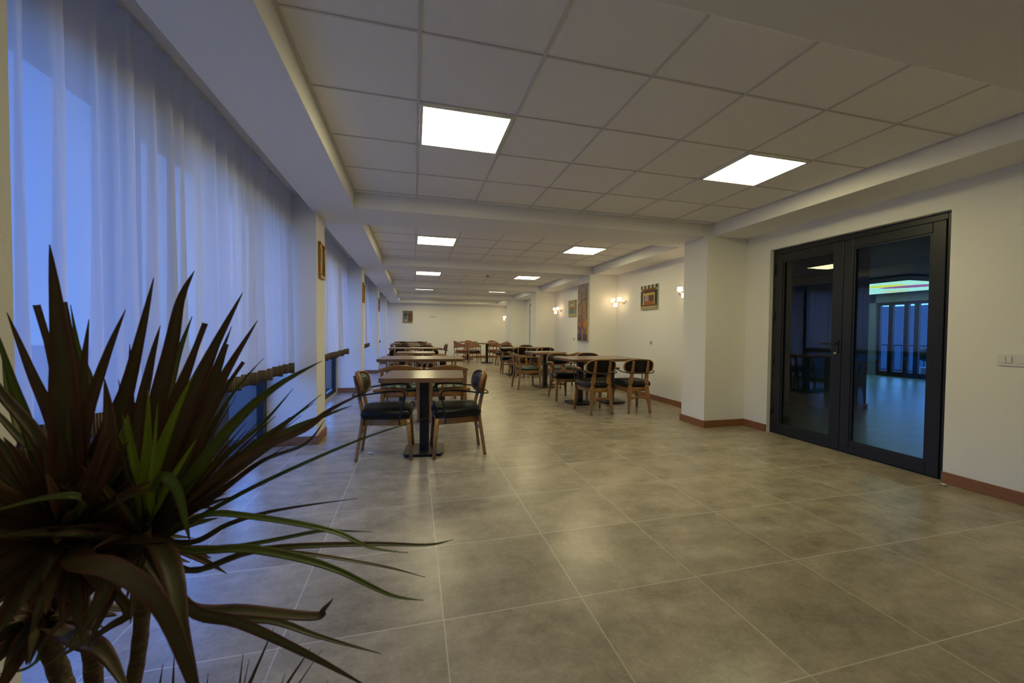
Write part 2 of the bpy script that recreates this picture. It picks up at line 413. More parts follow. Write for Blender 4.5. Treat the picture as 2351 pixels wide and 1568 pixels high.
# curtains
def curtain(y0, y1, seed, label):
    rnd = random.Random(seed)
    root = empty('curtain', (-1.20, y0, 0))
    L = y1 - y0
    # irregular pleats: phase function along length
    n = int(L / 0.012); ph = 0; phs = []; amps = []
    w = 0.13
    tgt = w
    for i in range(n + 1):
        if i % 10 == 0: tgt = rnd.uniform(0.085, 0.20)
        w += (tgt - w) * 0.15
        ph += 0.012 / w * 2 * PI; phs.append(ph); amps.append(0.5 + 0.5 * math.sin(ph * 0.23 + seed))
    def fx(i, z):
        t = (2.5 - z) / 1.7
        a = lerp(0.022, 0.048, min(1, t)) * (0.65 + 0.5 * amps[i])
        p = phs[i] + 0.25 * math.sin(z * 2 + i * 0.01)
        s = math.sin(p); s = math.copysign(abs(s) ** 0.75, s)
        return a * s + 0.008 * math.sin(p * 2.3 + z)
    nz = 14; hemz = 0.835
    m = MB()
    def P(i, z): return (fx(i, z), L * i / n + 0.006 * math.sin(phs[i] * 2), z)
    m.grid(lambda u, v: P(int(round(u * n)), lerp(2.522, hemz, v)), n, nz)
    m.build('curtain_fabric', SHEER, root)
    f = MB(); b = MB()
    f.grid(lambda u, v: P(int(round(u * n)), lerp(hemz + 0.012, 0.755, v) + 0.012 * math.sin(phs[int(round(u * n))] * 0.5) * v), n, 2)
    o = f.build('curtain_fringe', FRINGE, root, solid=0.008, label='brown and beige tasselled fringe')
    uvl = o.data.uv_layers.new(name='UVMap'); s = 0; arc = [0]
    for i in range(n):
        a = Vector(P(i, 0.8)); c = Vector(P(i + 1, 0.8)); s += (a - c).length; arc.append(s)
    for poly in o.data.polygons:
        for li in poly.loop_indices:
            vi = o.data.loops[li].vertex_index; uvl.data[li].uv = (arc[vi // 3], (vi % 3) * 0.03)
    MB().box(-0.012, 0.0, 2.521, 0.012, L, 2.534).build('curtain_rail', WHITEP, root)
    tag(root, label, 'curtain', 'sheer curtains along the window wall')
curtain(1.262, 4.25, 3, 'long white sheer curtain beside the plant, nearest window bay')
curtain(4.74, 7.60, 5, 'white sheer curtain in the second window bay, between first two gilt frames')
curtain(8.27, 11.05, 9, 'white sheer curtain in the third window bay from the plant')
curtain(11.72, 14.25, 12, 'white sheer curtain in the fourth window bay from the plant')
curtain(14.92, 17.0, 15, 'white sheer curtain in the last window bay before the end wall')

# glass double door
def door():
    root = struct(empty('door_1', (XR + 0.05, DY0, 0)))
    W = DY1 - DY0; T = 0.07
    fr = MB(); fr.box(0, 0, 0, T, 0.045, DZ - 0.01); fr.box(0, W - 0.045, 0, T, W, DZ - 0.01); fr.box(0, 0.045, DZ - 0.06, T, W - 0.045, DZ - 0.01)
    fr.box(0.0, 0.045, 0.0, T, W - 0.045, 0.010)
    fr.build('door_frame', ANTH, root, bevel=0.003)
    mid = 0.81
    for a, b, hinge in ((0.047, mid - 0.002, 0), (mid + 0.002, W - 0.047, 1)):
        s = 0.085; lf = MB(); z0, z1 = 0.012, DZ - 0.064
        lf.box(-0.012, a, z0, T - 0.02, a + s, z1); lf.box(-0.012, b - s, z0, T - 0.02, b, z1)
        lf.box(-0.012, a + s, z1 - s, T - 0.02, b - s, z1); lf.box(-0.012, a + s, z0, T - 0.02, b - s, z0 + 0.105)
        leaf = lf.build('door_leaf', ANTH, root, bevel=0.004)
        e = MB(); g = 0.018
        e.box(-0.004, a + s, z0 + 0.105, 0.01, a + s + g, z1 - s); e.box(-0.004, b - s - g, z0 + 0.105, 0.01, b - s, z1 - s)
        e.box(-0.004, a + s + g, z1 - s - g, 0.01, b - s - g, z1 - s); e.box(-0.004, a + s + g, z0 + 0.105, 0.01, b - s - g, z0 + 0.105 + g)
        e.build('glazing_bead', ANTH, leaf)
        MB().box(0.014, a + s - 0.004, z0 + 0.1, 0.022, b - s + 0.004, z1 - s + 0.004).build('glass_pane', DGLASS, leaf)
        if hinge:
            h = MB(); yy = a + 0.04
            h.box(-0.022, yy - 0.016, 0.98, -0.012, yy + 0.016, 1.12)
            h.sweep([(-0.012, yy, 1.08), (-0.055, yy, 1.08), (-0.060, yy + 0.01, 1.08), (-0.062, yy + 0.12, 1.078)], 0.010, 0.008)
            h.build('door_handle', BLACKM, leaf)
            k = MB(); k.lathe([(0.0001, 0), (0.011, 0), (0.011, 0.03), (0.0001, 0.03)], n=12)
            ko = k.build('lock_cylinder', STEEL, leaf); ko.rotation_euler = (0, -PI / 2, 0); ko.location = (-0.012, yy, 0.985)
            for z in (0.28, 0.86, 1.38, 1.94):
                q = MB(); q.sweep([(-0.018, b + 0.012, z - 0.055), (-0.018, b + 0.012, z + 0.055)], 0.013, n=10); q.build('hinge', BLACKM, leaf)
door()
# thin white door in the third bay of the right wall
r = struct(empty('door_2', (XR - 0.002, 12.5, 0)))
MB().box(-0.03, 0, 0.0, 0, 0.06, 2.2).box(-0.03, 0.96, 0.0, 0, 1.02, 2.2).box(-0.03, 0.06, 2.12, 0, 0.96, 2.2).build('door_frame', mat('grey_frame', (0.35, 0.34, 0.30), 0.5), r)
lf = MB().box(-0.022, 0.066, 0.01, -0.001, 0.954, 2.114).build('door_leaf', WHITEP, r)
for z in (0.3, 1.1, 1.9): MB().box(-0.034, 0.945, z - 0.05, -0.030, 0.975, z + 0.05).build('hinge', BLACKM, lf)

# ------------------------------------------------------------------ lobby beyond the glass door and outdoors
LX1 = 13.3
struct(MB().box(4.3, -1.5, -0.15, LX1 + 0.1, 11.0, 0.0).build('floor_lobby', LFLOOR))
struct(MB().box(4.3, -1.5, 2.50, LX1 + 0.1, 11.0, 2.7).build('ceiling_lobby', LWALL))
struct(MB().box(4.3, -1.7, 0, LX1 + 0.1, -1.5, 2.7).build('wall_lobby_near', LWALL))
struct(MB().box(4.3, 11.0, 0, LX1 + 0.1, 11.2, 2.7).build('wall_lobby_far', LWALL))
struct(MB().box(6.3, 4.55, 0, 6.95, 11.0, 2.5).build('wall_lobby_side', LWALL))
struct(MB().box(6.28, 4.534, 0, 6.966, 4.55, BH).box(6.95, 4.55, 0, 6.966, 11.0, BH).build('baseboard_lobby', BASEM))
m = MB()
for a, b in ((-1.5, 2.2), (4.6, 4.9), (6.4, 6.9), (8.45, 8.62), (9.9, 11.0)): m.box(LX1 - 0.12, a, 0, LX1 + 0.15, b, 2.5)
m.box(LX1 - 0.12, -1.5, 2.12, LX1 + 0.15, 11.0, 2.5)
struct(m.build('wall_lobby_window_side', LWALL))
def lwin(i, y0, y1, posts):
    root = struct(empty('window_%d' % i, (LX1, y0, 0))); L = y1 - y0
    f = MB(); f.box(-0.04, 0, 0, 0.04, L, 0.14); f.box(-0.04, 0, 2.04, 0.04, L, 2.12); f.box(-0.04, 0, 0.14, 0.04, 0.07, 2.04); f.box(-0.04, L - 0.07, 0.14, 0.04, L, 2.04)
    for p in posts: f.box(-0.04, p - 0.05, 0.14, 0.04, p + 0.05, 2.04)
    f.build('window_frame', ANTH, root)
    MB().box(-0.004, 0.06, 0.13, 0.004, L - 0.06, 2.05).build('window_pane', LGLASS, root)
lwin(6, 6.9, 8.45, (0.63, 0.86, 1.22)); lwin(7, 8.62, 9.9, (0.6,)); lwin(8, 4.9, 6.4, (0.75,)); lwin(9, 2.2, 4.6, (1.2,))
# backlit ceiling picture in the lobby
def glow(u, v):
    c = [0.42, 0.86, 0.80]
    k = math.sin(u * 5 + v * 3) * 0.5 + 0.5
    c = [lerp(c[0], 0.62, k * 0.5), lerp(c[1], 0.95, k * 0.4), lerp(c[2], 0.86, k * 0.3)]
    d = ((u - 0.22) / 0.20) ** 2 + ((v - 0.52 + 0.25 * (u - 0.2)) / 0.13) ** 2
    if d < 1: c = [0.34, 0.10, 0.30]
    d = ((u - 0.31) / 0.15) ** 2 + ((v - 0.27) / 0.10) ** 2
    if d < 1: c = [0.75, 0.80, 0.06]
    d = ((u - 0.52) / 0.11) ** 2 + ((v - 0.84) / 0.05) ** 2
    if d < 1: c = [0.95, 0.60, 0.10]
    d = ((u - 0.46) / 0.06) ** 2 + ((v - 0.13) / 0.05) ** 2
    if d < 1: c = [0.85, 0.75, 0.10]
    return c
def painted(name, m, parent, fn, nu, nv, place):
    """flat picture surface: nu x nv cells coloured by fn(u, v)"""
    g = MB(); g.grid(place, nu, nv, smooth=False)
    o = g.build(name, m, parent)
    ca = o.data.color_attributes.new(name='paint', type='FLOAT_COLOR', domain='CORNER')
    for p in o.data.polygons:
        i, j = divmod(p.index, nv); c = fn((i + 0.5) / nu, (j + 0.5) / nv)
        for li in p.loop_indices: ca.data[li].color = (*c, 1)
    return o
r = empty('backlit_ceiling_picture', (10.3, 6.0, 2.36))
MB().box(0, 0, 0, 2.6, 3.0, 0.10).build('light_box', WHITEP, r)
painted('printed_film', LITPANEL, r, lambda u, v: [x * 1.0 for x in glow(v, u)], 60, 60, lambda u, v: (u * 2.6, v * 3.0, -0.004))
tag(r, 'turquoise backlit ceiling picture with yellow and purple swirls, seen through the glass door', 'ceiling light')
# exterior
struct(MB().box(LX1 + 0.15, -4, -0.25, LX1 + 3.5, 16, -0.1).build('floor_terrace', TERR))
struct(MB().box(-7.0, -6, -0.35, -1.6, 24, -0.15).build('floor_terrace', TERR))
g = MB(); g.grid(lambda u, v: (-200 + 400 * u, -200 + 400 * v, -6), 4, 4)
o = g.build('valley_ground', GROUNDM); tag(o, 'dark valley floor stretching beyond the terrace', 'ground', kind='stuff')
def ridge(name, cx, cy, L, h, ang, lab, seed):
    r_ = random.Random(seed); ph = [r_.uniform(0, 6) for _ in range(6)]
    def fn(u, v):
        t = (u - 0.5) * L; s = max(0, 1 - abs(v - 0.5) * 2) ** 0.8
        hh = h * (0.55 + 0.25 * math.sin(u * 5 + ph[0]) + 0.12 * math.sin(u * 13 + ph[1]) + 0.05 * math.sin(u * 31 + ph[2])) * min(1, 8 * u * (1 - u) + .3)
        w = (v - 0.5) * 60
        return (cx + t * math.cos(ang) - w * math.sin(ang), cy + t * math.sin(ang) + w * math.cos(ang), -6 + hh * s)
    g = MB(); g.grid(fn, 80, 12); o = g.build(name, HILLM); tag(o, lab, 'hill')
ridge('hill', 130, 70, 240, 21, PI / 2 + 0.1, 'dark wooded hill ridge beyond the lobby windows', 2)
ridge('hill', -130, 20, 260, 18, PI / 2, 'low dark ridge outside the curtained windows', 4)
# terrace railing and potted topiary seen through the lobby window
r = empty('railing', (LX1 + 2.6, 4.0, -0.1))
MB().box(-0.02, 0, 0.92, 0.02, 7.0, 0.96).build('handrail', BLACKM, r); MB().box(-0.015, 0, 0.08, 0.015, 7.0, 0.11).build('bottom_rail', BLACKM, r)
for k in range(36): MB().box(-0.008, k * 0.2 - 0.008, 0.11, 0.008, k * 0.2 + 0.008, 0.92).build('baluster', BLACKM, r)
tag(r, 'black metal terrace railing beyond the lobby windows', 'railing')
def bush(x, y, s, lab):
    r = empty('potted_topiary', (x, y, -0.1))
    MB().lathe([(0.14 * s, 0), (0.18 * s, 0.05), (0.2 * s, 0.34), (0.17 * s, 0.34)]).build('pot', GREYP, r)
    MB().sweep([(0, 0, 0.3), (0, 0, 0.75 * s)], 0.02, n=8).build('trunk', WOOD, r)
    rr = random.Random(int(x * 7 + y * 13)); ms = [[rr.uniform(.86, 1.1) for _ in range(20)] for _ in range(13)]
    b = MB(); rings = []
    for i in range(13):
        a = PI * (i + 0.3) / 12.6; rings.append([(0.27 * s * math.sin(a) * ms[i][k] * math.cos(2 * PI * k / 20), 0.27 * s * math.sin(a) * ms[i][k] * math.sin(2 * PI * k / 20), 0.85 * s - 0.24 * s * math.cos(a)) for k in range(20)])
    b.rings(rings).build('foliage', BUSH, r)
    tag(r, lab, 'shrub')
bush(LX1 + 1.3, 7.25, 0.9, 'round clipped shrub on the terrace at the right end of the lobby window')
bush(LX1 + 1.2, 7.95, 0.85, 'round clipped shrub on the terrace just right of the dark window posts')
bush(LX1 + 2.0, 7.7, 1.35, 'taller round shrub behind the two clipped ones on the terrace')

# ------------------------------------------------------------------ chairs
def cushion(w, d, z0, h, fn=None, yc=0.0, taper=1.0, n=28, power=4.0):
    """rounded rectangular cushion; fn(x,y) adds relief to the top. Built of concentric rings."""
    m = MB(); N = 56; rings = []
    def outline(s, z, k):
        ring = []
        for i in range(N):
            a = 2 * PI * i / N; c, q = math.cos(a), math.sin(a); e = 2 / power
            x = math.copysign(abs(c) ** e, c) * w / 2 * s; y = math.copysign(abs(q) ** e, q) * d / 2 * s
            x *= lerp(taper, 1, (y / d + 0.5))
            zz = z + (fn(x, y) * k if fn else 0)
            ring.append((x, y + yc, zz))
        return ring
    rings.append(outline(0.90, z0, 0)); rings.append(outline(0.985, z0 + h * 0.15, 0)); rings.append(outline(1.0, z0 + h * 0.4, 0)); rings.append(outline(0.995, z0 + h * 0.65, 0.1))
    for s, k in ((0.965, .86), (0.92, .95), (0.85, .99), (0.75, 1), (0.63, 1.01), (0.5, 1.02), (0.36, 1.03), (0.22, 1.03), (0.08, 1.03)):
        rings.append(outline(s, z0 + h * k, 1 if s < .95 else .5))
    return m.rings(rings)
def ridged(w, d, z0, h, fn, yc, taper):
    """cushion as a dense grid so stitched channels read"""
    m = MB(); nu, nv = 66, 26
    def P(u, v, top):
        a, b = u * 2 - 1, v * 2 - 1
        x = a * w / 2 * math.sqrt(1 - 0.12 * b * b); y = b * d / 2 * math.sqrt(1 - 0.12 * a * a)
        x *= lerp(taper, 1, v)
        e = (1 - abs(a) ** 9) * (1 - abs(b) ** 9); e = max(0, e) ** 0.36
        z = z0 + h * 0.5 + (h * 0.5 * e + (fn(x, y) * min(1, e * 1.5) if top else 0)) * (1 if top else -1)
        return (x, y + yc, z)
    m.grid(lambda u, v: P(u, v, True), nu, nv); m.grid(lambda u, v: P(1 - u, v, False), nu, nv)
    return m

def black_armchair():
    root = empty('armchair')
    ridged(0.465, 0.465, 0.372, 0.098, lambda x, y: 0.010 * abs(math.sin(x * PI / 0.042)) ** 0.6 - 0.007, 0.01, 0.90).build('seat', LEATHER, root)
    f = MB()
    f.bar([(-0.19, 0.20, 0.345), (0.19, 0.20, 0.345)], 0.012, 0.03); f.bar([(-0.125, -0.19, 0.345), (0.125, -0.19, 0.345)], 0.012, 0.03)
    for s in (-1, 1): f.bar([(s * 0.20, 0.20, 0.345), (s * 0.135, -0.19, 0.345)], 0.012, 0.03)
    f.build('seat_frame', WOOD, root)
    for s in (-1, 1):
        MB().sweep([(s * 0.212, 0.232, 0.0), (s * 0.205, 0.215, 0.2), (s * 0.195, 0.20, 0.375)], [0.014, 0.019, 0.023], [0.015, 0.023, 0.031], n=12, power=3.2).build('leg', WOOD, root)
        P = smoothpath([(s * 0.168, -0.25, 0.0), (s * 0.150, -0.222, 0.2), (s * 0.135, -0.20, 0.36), (s * 0.122, -0.205, 0.46), (s * 0.115, -0.235, 0.60), (s * 0.112, -0.268, 0.765)], 4)
        k = len(P); MB().sweep(P, [lerp(0.015, 0.0155, i / k) for i in range(k)], [0.015 + 0.020 * math.sin(PI * min(1, i / k * 1.08)) ** 1.2 for i in range(k)], n=12, power=3.2).build('leg', WOOD, root)
    P = smoothpath([(-0.148, -0.225, 0.215), (-0.07, -0.225, 0.225), (0, -0.225, 0.229), (0.07, -0.225, 0.225), (0.148, -0.225, 0.215)], 3)
    k = len(P) - 1; MB().sweep(P, 0.011, [0.022 - 0.009 * math.sin(PI * i / k) for i in range(k + 1)], n=12, power=4).build('stretcher', WOOD, root)
    # back: stadium-shaped wooden rim, upholstered pad inside, gently curved in plan and raked
    def bk(x, z, off=0):
        return Vector((x, -0.252 - (z - 0.685) * 0.20 + 0.85 * x * x + off, z))
    W2, H2, zc = 0.222, 0.100, 0.685
    ring = []
    for i in range(44):
        a = 2 * PI * i / 44; c, q = math.cos(a), math.sin(a)
        ring.append((math.copysign(abs(c) ** (2 / 2.7), c) * W2, zc + math.copysign(abs(q) ** (2 / 3.0), q) * H2))
    MB().sweep([bk(x, z, 0.012) for x, z in ring], 0.011, 0.019, n=10, up=(0, 1, 0), power=3, closed=True).build('back_frame', WOODD, root)
    pd = MB(); NR = 8
    for side, th in ((1, 0.030), (-1, 0.006)):
        rings = []
        for k in range(NR + 1):
            s = max(0.04, 1 - k / NR); rr = []
            for i in range(44):
                x = ring[i][0] * s * 0.955; z = zc + (ring[i][1] - zc) * s * 0.93
                bulge = th * (1 - s ** 3.5) + (0.005 * abs(math.sin(x * PI / 0.042)) if side > 0 and s < .95 else 0)
                rr.append(bk(x, z, 0.014 + side * bulge + (0.006 if side > 0 else -0.006)))
            if side < 0: rr = rr[::-1]
            rings.append(rr)
        pd.rings(rings)
    pd.build('back_pad', LEATHER, root)
    # black steel arm loop running round behind the back
    loop = []
    for s in (-1, 1):
        q = [(s * 0.212, 0.135, 0.335), (s * 0.232, 0.130, 0.335), (s * 0.245, 0.130, 0.38), (s * 0.252, 0.150, 0.50), (s * 0.255, 0.172, 0.60), (s * 0.255, 0.150, 0.630), (s * 0.258, 0.06, 0.634), (s * 0.262, -0.08, 0.622), (s * 0.250, -0.20, 0.605), (s * 0.17, -0.275, 0.592)]
        loop += q if s < 0 else q[::-1]
        if s < 0: loop.append((0, -0.292, 0.59))
    MB().sweep(smoothpath(loop, 5), 0.0075, n=8).build('arm_loop', BLACKM, root)
    for s in (-1, 1):
        P = smoothpath([(s * 0.255, 0.196, 0.588), (s * 0.255, 0.186, 0.622), (s * 0.256, 0.155, 0.648), (s * 0.258, 0.09, 0.655), (s * 0.259, 0.0, 0.653), (s * 0.262, -0.09, 0.644)], 4)
        k = len(P); MB().sweep(P, [0.019 if i else 0.014 for i in range(k)], 0.0135, n=12, power=3).build('armrest', WOODD, root)
    return root

def elbow_chair():
    root = empty('elbow_chair')
    def tuft(x, y):
        return 0.010 * (abs(math.sin((x + 0.001) * PI / 0.13)) * abs(math.cos(y * PI / 0.15)) ) - 0.004
    ridged(0.46, 0.44, 0.385, 0.07, tuft, 0.02, 0.94).build('seat', GREENL, root)
    f = MB()
    f.bar([(-0.22, 0.21, 0.355), (0.22, 0.21, 0.355)], 0.012, 0.032); f.bar([(-0.215, -0.19, 0.355), (0.215, -0.19, 0.355)], 0.012, 0.032)
    for s in (-1, 1): f.bar([(s * 0.228, 0.21, 0.355), (s * 0.222, -0.19, 0.355)], 0.012, 0.032)
    f.build('seat_frame', WOODD, root)
    for s in (-1, 1):
        P = smoothpath([(s * 0.238, 0.235, 0), (s * 0.235, 0.222, 0.2), (s * 0.232, 0.212, 0.38), (s * 0.238, 0.19, 0.52), (s * 0.247, 0.165, 0.645)], 4); k = len(P)
        MB().sweep(P, [0.012 + 0.008 * math.sin(PI * (0.15 + 0.75 * i / k)) for i in range(k)], [0.012 + 0.012 * math.sin(PI * (0.15 + 0.8 * i / k)) for i in range(k)], n=12, power=3).build('leg', WOODD, root)
        P = smoothpath([(s * 0.228, -0.245, 0), (s * 0.224, -0.222, 0.2), (s * 0.220, -0.20, 0.38), (s * 0.222, -0.215, 0.52), (s * 0.226, -0.24, 0.66)], 4); k = len(P)
        MB().sweep(P, [0.012 + 0.008 * math.sin(PI * (0.15 + 0.75 * i / k)) for i in range(k)], [0.012 + 0.012 * math.sin(PI * (0.15 + 0.8 * i / k)) for i in range(k)], n=12, power=3).build('leg', WOODD, root)
        MB().sweep(smoothpath([(s * 0.07, -0.20, 0.38), (s * 0.075, -0.225, 0.5), (s * 0.09, -0.262, 0.66)], 4), 0.016, 0.008, n=10, power=3, up=(0, 1, 0)).build('back_slat', WOODD, root)
    # curved yoke rail with short arms, taller in the middle of the back
    pts = [(-0.256, 0.215, 0.655), (-0.262, 0.12, 0.66), (-0.262, 0.0, 0.664), (-0.256, -0.12, 0.668), (-0.235, -0.225, 0.674), (-0.16, -0.270, 0.690), (-0.08, -0.282, 0.703), (0, -0.286, 0.707)]
    pts += [(-x, y, z) for x, y, z in pts[:-1]][::-1]
    hh = [0.010, 0.012, 0.014, 0.016, 0.022, 0.030, 0.036, 0.038]; hh += hh[:-1][::-1]
    ww = [0.020, 0.022, 0.020, 0.017, 0.014, 0.012, 0.011, 0.011]; ww += ww[:-1][::-1]
    P = smoothpath(pts, 5); idx = [i / 5 for i in range(len(P))]
    def itp(a, t): i = min(int(t), len(a) - 2); return lerp(a[i], a[i + 1], t - i)
    MB().sweep(P, [itp(ww, t) for t in idx], [itp(hh, t) for t in idx], n=12, power=3).build('top_rail', WOODD, root)
    MB().bar([(-0.225, 0.0, 0.325), (0.225, 0.0, 0.325)], 0.01, 0.012).build('stretcher', WOODD, root)
    return root

def tub_chair(seatm):
    root = empty('tub_chair')
    cushion(0.47, 0.45, 0.38, 0.085, None, 0.02, 0.95).build('seat', seatm, root)
    f = MB(); f.bar([(-0.21, 0.20, 0.36), (0.21, 0.20, 0.36), (0.2, -0.18, 0.36), (-0.2, -0.18, 0.36)], 0.012, 0.025, closed=True); f.build('seat_frame', WOOD, root)
    for s in (-1, 1):
        MB().sweep([(s * 0.225, 0.245, 0), (s * 0.215, 0.22, 0.36), (s * 0.245, 0.20, 0.625)], [0.011, 0.016, 0.013], n=10).build('leg', WOOD, root)
        MB().sweep([(s * 0.215, -0.27, 0), (s * 0.20, -0.21, 0.36), (s * 0.205, -0.25, 0.60)], [0.011, 0.016, 0.013], n=10).build('leg', WOOD, root)
    def cv(t):                          # t 0..1 round the U
        a = lerp(-0.12, PI + 0.12, t); return (-math.cos(a) * 0.265, 0.10 - math.sin(a) * 0.375 + (0.08 if t < .02 or t > .98 else 0))
    def top(t): return 0.645 + 0.165 * math.sin(PI * t) ** 1.4
    def bot(t): return 0.625 - 0.075 * math.sin(PI * t) ** 0.6
    path = []
    for i in range(33):
        t = i / 32; x, y = cv(t); path.append((x, y - 0.03 * math.sin(PI * t), top(t)))
    MB().sweep(path, 0.016, 0.013, n=10).build('top_rail', WOOD, root)
    p = MB(); p.grid(lambda u, v: (cv(u)[0], cv(u)[1] - 0.03 * math.sin(PI * u) * (1 - v), lerp(top(u), bot(u), v)), 32, 6)
    p.build('back_panel', CANE, root, solid=0.016)
    return root

def dup_place(proto, used, x, y, rz, label, group, cat='chair', z=0.0):
    o = proto if not used[0] else copy_tree(proto); used[0] = True
    o.location = (x, y, z); o.rotation_euler = (0, 0, math.radians(rz)); tag(o, label, cat, group); return o

AC, ACu = black_armchair(), [False]
EC, ECu = elbow_chair(), [False]
TC, TCu = tub_chair(REDSEAT), [False]
G1 = 'black leather armchairs with wooden frames'; G2 = 'wooden elbow chairs with green seats'; G3 = 'wooden tub chairs at the far table'
for x, y, rz, lab in [
    (-0.245, 3.82, -92, 'black-seated wooden armchair left of the nearest small table, facing right'),
    (0.405, 3.78, 91, 'black-seated wooden armchair right of the nearest small table, facing left'),
    (2.605, 5.27, 0, 'black armchair with its back to the camera at the left of the right-hand long table'),
    (3.215, 5.25, -4, 'black armchair nearest the right wall, back to the camera at the long table'),
    (2.56, 6.42, 182, 'black armchair facing the camera behind the left corner of the right-hand long table'),
    (3.17, 6.50, 180, 'black armchair mostly hidden behind the right-hand long table, below the tall canvas'),
    (-0.29, 8.98, 0, 'left black armchair with back to camera, just behind the third window-side table'),
    (0.30, 8.98, 0, 'right black armchair with back to camera, just behind the third window-side table'),
    (0.72, 12.0, 90, 'black armchair facing left toward the windows, beside the small fifth table in that row'),
    (-0.40, 12.0, -90, 'black armchair facing right, on the window side of the small fifth table in that row'),
    (-0.29, 10.85, 180, 'left black armchair facing the camera on the far side of the fourth window-side table'),
    (0.31, 10.85, 180, 'right black armchair facing the camera on the far side of the fourth window-side table'),
    (-0.30, 12.95, 0, 'left black armchair with back to camera at the sixth window-side table, a long one'),
    (0.27, 12.95, 0, 'right black armchair with back to camera at the sixth window-side table, a long one'),
    (-0.42, 15.0, 0, 'left black armchair with back to camera at the farthest window-side table'),
    (0.22, 15.0, 0, 'right black armchair with back to camera at the farthest window-side table'),
    (2.66, 9.72, 2, 'left black armchair with back to camera behind the green-seated chair on the right side'),
    (3.25, 9.56, 0, 'black armchair with back to camera behind the small square table on the right side'),
    (2.62, 10.78, 180, 'left black armchair facing the camera across the third right-hand table'),
    (3.22, 10.80, 180, 'right black armchair facing the camera across the third right-hand table'),
    (3.02, 13.2, 90, 'lone black armchair seen from the side, between the third right-hand table and the tub chairs'),
]:
    dup_place(AC, ACu, x, y, rz, lab, G1)
for x, y, rz, lab in [
    (-0.17, 5.34, 1, 'left green-seated elbow chair directly behind the nearest small table'),
    (0.43, 5.28, 0, 'right green-seated elbow chair directly behind the nearest small table'),
    (-0.20, 7.00, 180, 'left elbow chair facing the camera behind the long window-side table'),
    (0.46, 7.00, 180, 'right elbow chair facing the camera behind the long window-side table'),
    (2.29, 7.80, -88, 'green-seated elbow chair left of the small square table on the right side, facing right'),
    (3.18, 7.78, 91, 'green-seated elbow chair right of the small square table on the right side, mostly hidden'),
]:
    dup_place(EC, ECu, x, y, rz, lab, G2)
for x, y, rz, lab in [
    (1.78, 15.0, -80, 'leftmost tub chair of the far group, in profile facing right'),
    (2.22, 15.5, 200, 'tub chair facing the camera behind the far table, left one'),
    (3.12, 15.4, 185, 'tub chair facing the camera behind the far table, right one'),
    (3.16, 14.3, 92, 'rightmost tub chair of the far group, facing left'),
]:
    dup_place(TC, TCu, x, y, rz, lab, G3)
TB = tub_chair(LEATHER)
dup_place(TB, [False], 2.14, 14.40, -78, 'black-seated tub chair nearest the camera at the far table, facing right', G3)

# ------------------------------------------------------------------ tables
def table(w, d, posts, plate, label, loc, rz=0, ch=0.045, name='dining_table'):
    root = empty(name, (loc[0], loc[1], 0), math.radians(rz)); zt = 0.757; th = 0.041
    a, b = w / 2, d / 2
    pts = []
    for sx_, sy_, a0 in ((1, -1, -90), (1, 1, 0), (-1, 1, 90), (-1, -1, 180)):
        for q in range(6):
            t = math.radians(a0 + 18 * q); pts.append((sx_ * (a - ch) + ch * math.cos(t), sy_ * (b - ch) + ch * math.sin(t)))
    MB().prism(pts, zt - th, zt).build('tabletop', TOPM, root, bevel=0.004)
    for px in posts:
        MB().box(px - 0.043, -0.043, 0.03, px + 0.043, 0.043, zt - th).build('post', BLACKM, root, bevel=0.004)
        q = plate / 2; c = 0.03
        pl = MB().prism([(px - q + c, -q), (px + q - c, -q), (px + q, -q + c), (px + q, q - c), (px + q - c, q), (px - q + c, q), (px - q, q - c), (px - q, -q + c)], 0.020, 0.030).build('base_plate', BLACKM, root, bevel=0.002)
        for sx_ in (-1, 1):
            for sy_ in (-1, 1):
                MB().lathe([(0.016, 0), (0.016, 0.007), (0.006, 0.009), (0.006, 0.021)], px + sx_ * (q - 0.03), sy_ * (q - 0.03), 12).build('leveller', BLACKM, pl)
    tag(root, label, 'table', 'walnut-topped pedestal tables')
table(0.74, 0.72, [0.0], 0.37, 'small walnut pedestal table nearest the camera, between two black armchairs', (0.10, 3.84), -6, ch=0.05)
table(1.27, 0.80, [-0.30, 0.32], 0.40, 'long walnut table behind the nearest small table, on the window side', (0.12, 6.28), -3)
table(0.73, 0.72, [0.0], 0.40, 'small walnut table third in line along the windows', (0.035, 7.95), 0)
table(1.28, 0.70, [-0.32, 0.32], 0.40, 'long walnut table fourth in line along the windows', (0.05, 10.02), 0)
table(1.30, 0.70, [-0.32, 0.32], 0.40, 'long walnut table sixth in line along the windows', (-0.08, 13.7), 0)
table(0.70, 0.66, [0.0], 0.38, 'small walnut table fifth in line along the windows', (0.17, 12.0), 0)
table(1.25, 0.70, [-0.32, 0.32], 0.40, 'farthest walnut table along the windows, before the end wall', (-0.12, 15.85), 0)
table(1.25, 0.82, [-0.29, 0.29], 0.38, 'long walnut table on the right with chairs on both sides', (2.95, 5.93), 2, ch=0.07)
table(0.72, 0.72, [0.0], 0.38, 'small square walnut table on the right side, beside the green-seated chair', (2.72, 7.86), 0, ch=0.05)
table(1.22, 0.70, [-0.30, 0.30], 0.38, 'third walnut table on the right, half hidden by black armchairs', (2.93, 10.25), 0)
table(0.74, 0.74, [0.0], 0.42, 'walnut table at the far right among tub chairs', (2.66, 14.35), 0)
table(0.72, 0.72, [0.0], 0.40, 'small table at the very back behind the tub chairs', (2.20, 16.3), 0)

